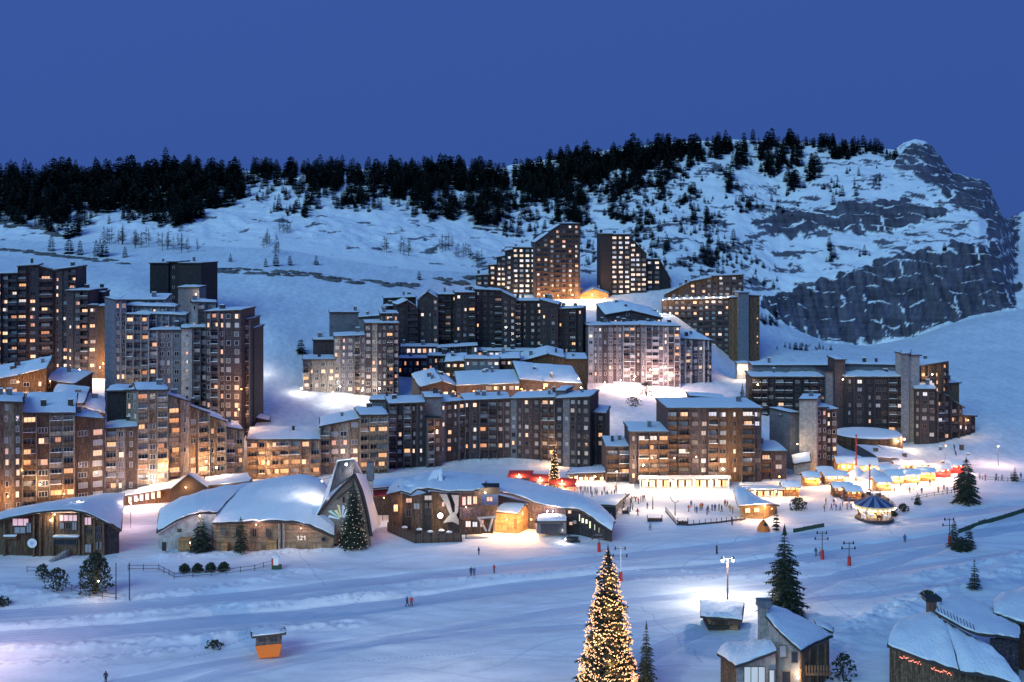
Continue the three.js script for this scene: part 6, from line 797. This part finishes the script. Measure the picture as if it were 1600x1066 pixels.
{ const D = EYE * F / (830 - HORIZON), r = thing('dome_tent', 'small orange dome tent standing on the piste by the rink kiosk', 'tent', onGround(1193, D)), pts = []; for (let k = 0; k <= 8; k++) { const a = k / 8 * Math.PI / 2; pts.push(new THREE.Vector2(Math.max(0.03, 1.55 * Math.cos(a) * (1 - 0.15 * Math.sin(a))), -0.1 + 2.6 * Math.sin(a))); } mesh('canopy', new THREE.LatheGeometry(pts, 14), M.orange, r); const d = mesh('flap', new THREE.SphereGeometry(0.6, 10, 8).scale(0.8, 1.2, 0.3), M.black, r, V(0.2, 1.5, 0.95)); mesh('peak', new THREE.SphereGeometry(0.35, 8, 6), M.black, r, V(0, 2.4, 0)); }
// snow lances with red padding
for (const [u, v, h, label] of [[970, 907, 7, 'white snow lance with a red pad beside the golden lit conifer'], [1285, 871, 6, 'snow lance with a red pad left of its twin on the open piste'], [1327, 884, 5, 'snow lance with a red pad nearest the viewer on the open piste'], [936, 862, 4, 'thin snow lance above the tip of the golden conifer'], [1484, 850, 6, 'thin snow lance beside the evergreen thicket']]) {
  const D = EYE * F / (v - HORIZON), r = thing('snow_lance', label, 'snow lance', onGround(u, D), 'snow lances along the piste'); mesh('pad', new THREE.CylinderGeometry(0.36, 0.4, 2.2, 10), M.red, r, V(0, 0.8, 0)); mesh('pole', new THREE.CylinderGeometry(0.08, 0.1, h, 7), /white/.test(label) ? M.white : M.wire, r, V(0, h / 2, 0));
  for (const [y, w] of [[h * 0.72, 1.5], [h * 0.93, 1.1]]) { mesh('crossarm', box(-w, w * 0.8, y - 0.07, y + 0.07, -0.06, 0.06), M.metal, r); for (const s of [-1, 0.8]) mesh('nozzle', new THREE.CylinderGeometry(0.13, 0.2, 0.6, 6), M.wire, r, V(s * w, y + 0.15, 0)); } }
{ const r = thing('marker_post', 'short dark marker post on the piste above the floodlight', 'post', onGround(1120, EYE * F / 466)); mesh('pole', new THREE.CylinderGeometry(0.2, 0.22, 1.9, 8), M.wire, r, V(0, 0.7, 0)); mesh('cap', new THREE.SphereGeometry(0.22, 8, 6), M.wire, r, V(0, 1.65, 0)); }
// nets and fences
function net(name, label, pts, h, mat, group) { const L = pts.map(([u, v]) => P(u, v, EYE * F / (v - HORIZON))), r = thing(name, label, 'fence', V(L[0].x, H(L[0].x, L[0].z), L[0].z), group);
  for (let i = 0; i + 1 < L.length; i++) { const a = L[i], b = L[i + 1], n = Math.max(1, Math.round(a.distanceTo(b) / 3)); for (let k = 0; k < n; k++) { const p = a.clone().lerp(b, k / n), q = a.clone().lerp(b, (k + 1) / n); p.y = H(p.x, p.z); q.y = H(q.x, q.z); mesh('post', bar(rel(r, p.clone().add(V(0, -0.3, 0))), rel(r, p.clone().add(V(0, h + 0.15, 0))), 0.07, 5), M.wire, r); for (const y of mat ? [] : [0.35, 0.95]) mesh('rail', bar(rel(r, p.clone().add(V(0, y * h, 0))), rel(r, q.clone().add(V(0, y * h, 0))), 0.055, 4), M.frameD, r); if (mat) { const f = frameOf(p, q), m = mesh('net_panel', box(0, f.w, 0.05, h, -0.02, 0.02), mat, r); m.position.copy(rel(r, f.at(0, Math.min(p.y, q.y)))); m.rotation.y = f.ry; } } }
  return r; }
net('safety_net', 'long dark safety net climbing to the right frame edge', [[1498, 832], [1540, 818], [1610, 798]], 1.1, M.green, 'safety nets'); net('safety_net', 'short dark green net right of the orange tent', [[1240, 832], [1288, 824]], 1, M.green, 'safety nets');
net('rail_fence', 'wooden rail fence round the bushes below the glazed hall', [[42, 896], [60, 896], [112, 925], [140, 938], [180, 938]], 1.2, null, 'rail fences'); net('rail_fence', 'wooden rail fence along the bank below the log restaurant', [[200, 892], [248, 892], [272, 905], [330, 900], [398, 892], [425, 884]], 1.1, null, 'rail fences'); net('rail_fence', 'low fence at the end of the fair road', [[1535, 750], [1560, 752], [1605, 756]], 1.1, null, 'rail fences'); net('rail_fence', 'thin fence across the slope beneath the fair', [[1425, 782], [1460, 776], [1500, 770]], 1.0, null, 'rail fences');
for (const [u, v0, v1, label] of [[181, 882, 938, 'tall dark gate post left of the path'], [202, 880, 938, 'tall dark gate post right of the path']]) { const D = EYE * F / (v1 - HORIZON), h = (v1 - v0) * D / F, r = thing('gate_post', label, 'post', onGround(u, D), 'gate posts of the path'); mesh('pole', new THREE.CylinderGeometry(0.09, 0.11, h + 0.5, 7), M.wire, r, V(0, h / 2 - 0.2, 0)); mesh('cap', new THREE.SphereGeometry(0.14, 7, 5), M.wire, r, V(0, h, 0)); }
// bushes: twigs with dark evergreen leaves
function bush(label, u, v, w, h, n, seed, o = {}) { const D = EYE * F / (v - HORIZON), p = onGround(u, D), r = thing('bush', label, 'bush', p, o.group), rnd = rngOf(seed), pos = [], idx = [], st = []; const W = w * D / F / 2, Hh = h * D / F;
  for (let k = 0; k < n; k++) { const a = rnd() * T2, q = Math.sqrt(rnd()), y = Hh * (0.06 + 0.94 * Math.pow(rnd(), 0.8)), env = W * q * Math.sqrt(Math.max(0.05, 1 - Math.pow(y / Hh, 2.2))), c = V(Math.cos(a) * env, y, Math.sin(a) * env), s = 0.22 + 0.3 * rnd(); for (let j = 0; j < 2; j++) { const i = pos.length / 3, e = () => V(rnd() - 0.5, rnd() - 0.4, rnd() - 0.5).normalize().multiplyScalar(s); for (const d of [e(), e(), e()]) pos.push(c.x + d.x, Math.max(0.02, c.y + d.y), c.z + d.z); idx.push(i, i + 1, i + 2); } if (k % 14 === 0) st.push(bar(V(0, -0.2, 0), c, 0.05, 4, 0.02)); }
  mesh('stems', merge(st), M.bark, r); mesh('foliage', geoFrom(pos, idx, Array(pos.length / 3 * 2).fill(0)), M.needleB, r);
  if (o.light) { lamp(r, V(o.light[0], o.light[1], o.light[2]), 'warm', 14, 0.7); } return r; }
bush('big evergreen bush with a small light inside the rail fence', 148, 930, 56, 62, 900, 51, { light: [1.9, 3.4, 3.2] }); bush('low spreading bush against the rail fence', 88, 925, 44, 34, 200, 52); bush('thin bush at the left of the fenced bank', 66, 905, 26, 22, 110, 53); bush('sparse dark bush at the left frame edge', 2, 945, 30, 12, 110, 54); bush('bare brown bush beside the nearest chalet', 1318, 1066, 40, 44, 130, 57); bush('small dark bush on the slope below the broad fir', 1412, 800, 16, 12, 120, 58); bush('dark shrub on the bank left of the corner chalet', 1450, 942, 26, 10, 120, 59); bush('dark shrubs left of the concrete tower at the rink', 1248, 798, 30, 20, 220, 60); bush('scrappy bush left of the orange kiosk', 335, 1012, 30, 10, 60, 61);
for (let k = 0; k < 4; k++) bush(['round clipped bush on the bank, first from the path', 'round clipped bush on the bank, second from the path', 'round clipped bush on the bank, third from the path', 'round clipped bush on the bank, farthest from the path'][k], 288 + k * 20.5, 895 - k * 1.2, 17, 12, 260, 70 + k, { group: 'four round bushes on the bank' });
bush('dark bush on the snow bank beside the snow road', 1010, 655, 26, 22, 220, 80); bush('purple grey bush in the pink light of the snow road', 1026, 640, 16, 20, 100, 81); bush('dark scrub under the snow road, left of the square building', 990, 668, 30, 14, 160, 82);
{ const D = EYE * F / (889 - HORIZON), r = thing('signpost_figure', 'small red and white painted wooden figure with a snow cap on the piste edge', 'sculpture', onGround(430, D)); mesh('body', box(-0.7, 0.55, -0.1, 2.2, -0.4, 0.4), M.red, r); mesh('panel', box(-0.3, 0.75, 0.5, 2.4, 0.41, 0.55), M.white, r); mesh('base', box(-0.6, 1.3, -0.1, 0.9, -0.3, 0.65), M.green, r); mesh('snow_cap', new THREE.SphereGeometry(0.8, 12, 8).scale(1, 0.6, 0.7), M.snow, r, V(0.1, 2.5, 0.1)); }
{ const r = thing('parked_snowmobile', 'dark snowmobile with a lit front beside the yellow windowed wing', 'snowmobile', onGround(893, EYE * F / 447)); mesh('body', new THREE.SphereGeometry(1, 14, 10).scale(1.5, 0.6, 0.7), M.black, r, V(0, 0.75, 0)); mesh('seat', box(0.1, 1.6, 0.9, 1.3, -0.3, 0.3), M.black, r); mesh('windscreen', box(-0.7, -0.5, 1.1, 1.9, -0.45, 0.45), M.glassB, r); for (const s of [-1, 1]) mesh('ski', box(-1.9, 0.2, 0, 0.1, s * 0.6 - 0.12, s * 0.6 + 0.12), M.metal, r); mesh('track', box(-0.2, 1.9, 0, 0.4, -0.35, 0.35), M.wire, r); lamp(r, V(-1.45, 0.85, 0.3), 'white', 25, 0.5); }

// people
{
  const mc = new MarchingCubes(44, M.wire, false, false, 40000), smin = (a, b, k) => { const h = clamp(0.5 + 0.5 * (b - a) / k, 0, 1); return lerp(b, a, h) - k * h * (1 - h); };
  const cap = (p, a, b, ra, rb) => { const ab = b.clone().sub(a), t = clamp(p.clone().sub(a).dot(ab) / ab.lengthSq(), 0, 1); return p.distanceTo(a.clone().addScaledVector(ab, t)) - lerp(ra, rb, t); };
  const figure = (pose, cols) => {
    const s = pose.stride, sw = pose.arm, B = [[V(0, 1.0, 0), V(0, 1.42, 0), 0.17, 0.19], [V(0, 1.45, 0), V(0, 1.58, 0.01), 0.07, 0.065], [V(0, 1.67, 0.02), V(0, 1.73, 0.02), 0.11, 0.105]];
    for (const g of [-1, 1]) { B.push([V(g * 0.1, 0.95, 0), V(g * 0.12, 0.5, g * s * 0.5 + 0.03), 0.105, 0.08], [V(g * 0.12, 0.5, g * s * 0.5 + 0.03), V(g * 0.13, 0.08, g * s), 0.075, 0.06], [V(g * 0.13, 0.06, g * s), V(g * 0.14, 0.05, g * s + 0.16), 0.06, 0.05]); const el = V(g * 0.3, 1.16, -g * sw * 0.3 + pose.fwd * 0.06), ha = V(g * 0.3, 0.94 + pose.fwd * 0.12, -g * sw * 0.55 + pose.fwd * 0.28); B.push([V(g * 0.2, 1.42, 0), el, 0.075, 0.06], [el, ha, 0.058, 0.045], [ha, ha.clone().add(V(0, -0.09, 0.03)), 0.05, 0.035]); }
    const n = mc.size, f = mc.field; for (let z = 0; z < n; z++) for (let y = 0; y < n; y++) for (let x = 0; x < n; x++) { const p = V((x - n / 2) / (n / 2), (y - n / 2) / (n / 2) + 0.92, (z - n / 2) / (n / 2)); let d = 9; for (const [a, b, ra, rb] of B) d = smin(d, cap(p, a, b, ra, rb), 0.035); f[z * n * n + y * n + x] = -d; }
    mc.isolation = 0; mc.update(); const c = mc.count, pos = Array.from(mc.positionArray.subarray(0, c * 3)), col = []; for (let i = 0; i < c; i++) { pos[i * 3 + 1] += 0.92; const x = pos[i * 3], y = pos[i * 3 + 1], z = pos[i * 3 + 2]; col.push(...(y > 1.74 || (y > 1.6 && z < -0.02) ? cols[2] : y > 1.56 ? [0.45, 0.3, 0.24] : y > 0.95 || Math.abs(x) > 0.25 ? (y < 0.98 && Math.abs(x) > 0.25 ? [0.05, 0.05, 0.05] : cols[0]) : y < 0.14 ? [0.03, 0.03, 0.03] : cols[1])); }
    const g = geoFrom(pos, null, null, col); return g;
  };
  const pm = std([1, 1, 1], 0.8, { vertexColors: true }), poses = [{ stride: 0.02, arm: 0.1, fwd: 0 }, { stride: 0.24, arm: 0.4, fwd: 0 }, { stride: 0.05, arm: 0, fwd: 1 }], outfits = [[[0.03, 0.035, 0.06], [0.02, 0.02, 0.025], [0.02, 0.02, 0.02], 'dark jacket'], [[0.4, 0.03, 0.03], [0.03, 0.03, 0.04], [0.3, 0.3, 0.3], 'red jacket and dark trousers'], [[0.05, 0.1, 0.3], [0.05, 0.05, 0.06], [0.4, 0.1, 0.05], 'blue jacket'], [[0.4, 0.38, 0.36], [0.06, 0.06, 0.08], [0.1, 0.1, 0.12], 'pale jacket and dark trousers'], [[0.45, 0.2, 0.04], [0.04, 0.04, 0.05], [0.05, 0.05, 0.05], 'orange jacket']];
  const G = outfits.map((o, k) => figure(poses[k % 3], o)), G2 = outfits.map((o, k) => figure(poses[(k + 1) % 3], o)), rnd = rngOf(99);
  let id = 0; const person = (u, v, outfit, label, group, turn, D) => { D ??= EYE * F / (v - HORIZON); const p = onGround(u, D), m = mesh(nm('person'), (id++ % 2 ? G : G2)[outfit], pm, null, p, turn ?? rnd() * 6); m.scale.setScalar(0.98 + 0.12 * rnd()); tag(m, label, 'person', group); };
  person(636, 945, 0, 'person in a dark jacket walking on the near piste, left of a pair', 'walkers on the piste'); person(643, 945, 1, 'person in a red jacket on the near piste, right of a pair', 'walkers on the piste'); person(736, 902, 0, 'person in a dark jacket, left of a pair on the middle piste', 'walkers on the piste'); person(741, 902, 2, 'person in a blue jacket, right of a pair on the middle piste', 'walkers on the piste'); person(772, 898, 1, 'person in a red jacket standing alone on the middle piste', 'walkers on the piste'); person(748, 868, 0, 'person in dark clothes alone in front of the timber restaurant', 'walkers on the piste'); person(1275, 866, 0, 'person in dark clothes beside the left twin snow lance', 'walkers on the piste'); person(1281, 866, 3, 'person in a pale jacket touching the left twin snow lance', 'walkers on the piste'); person(1414, 846, 2, 'person in a blue jacket alone on the open piste below the carousel', 'walkers on the piste'); person(165, 1066, 0, 'person in dark clothes cut by the lower left frame edge', 'walkers on the piste'); person(1016, 830, 3, 'person in a pale jacket in front of the dark red bench sledge', 'walkers on the piste'); person(1144, 822, 0, 'person in dark clothes outside the rink fence', 'walkers on the piste'); person(622, 812, 0, 'person in dark clothes walking between chapel and timber restaurant', 'walkers on the piste'); person(728, 842, 0, 'person in dark clothes by the corner of the sun deck', 'walkers on the piste'); person(955, 812, 2, 'person in a blue jacket left of the rink by the wing roof', 'walkers on the piste');
  const crowd = (n, u0, u1, v0, v1, where) => { for (let k = 0; k < n; k++) { const o = Math.floor(rnd() * 5); person(lerp(u0, u1, (k + rnd()) / n), lerp(v0, v1, rnd()), o, 'person in ' + (/jacket/.test(outfits[o][3]) ? 'a ' : '') + outfits[o][3] + ' ' + where, 'people ' + where); } };
  crowd(16, 900, 965, 768, 780, 'on the crowded square by the pavilion'); crowd(14, 970, 1012, 782, 806, 'on the bright snow left of the rink'); crowd(16, 1072, 1150, 790, 806, 'skating on the bright ice rink'); crowd(10, 1285, 1335, 786, 800, 'strolling on the path left of the carousel'); crowd(14, 1395, 1500, 758, 774, 'walking on the lit snow before the stalls'); crowd(8, 1530, 1600, 748, 752, 'on the snow beyond the broad fir');
}

// ---------------------------------------------------------------- shadows on, and the picture
scene.traverse((o) => { if (o.isMesh) { o.castShadow = true; o.receiveShadow = true; } });
renderer.render(scene, camera);
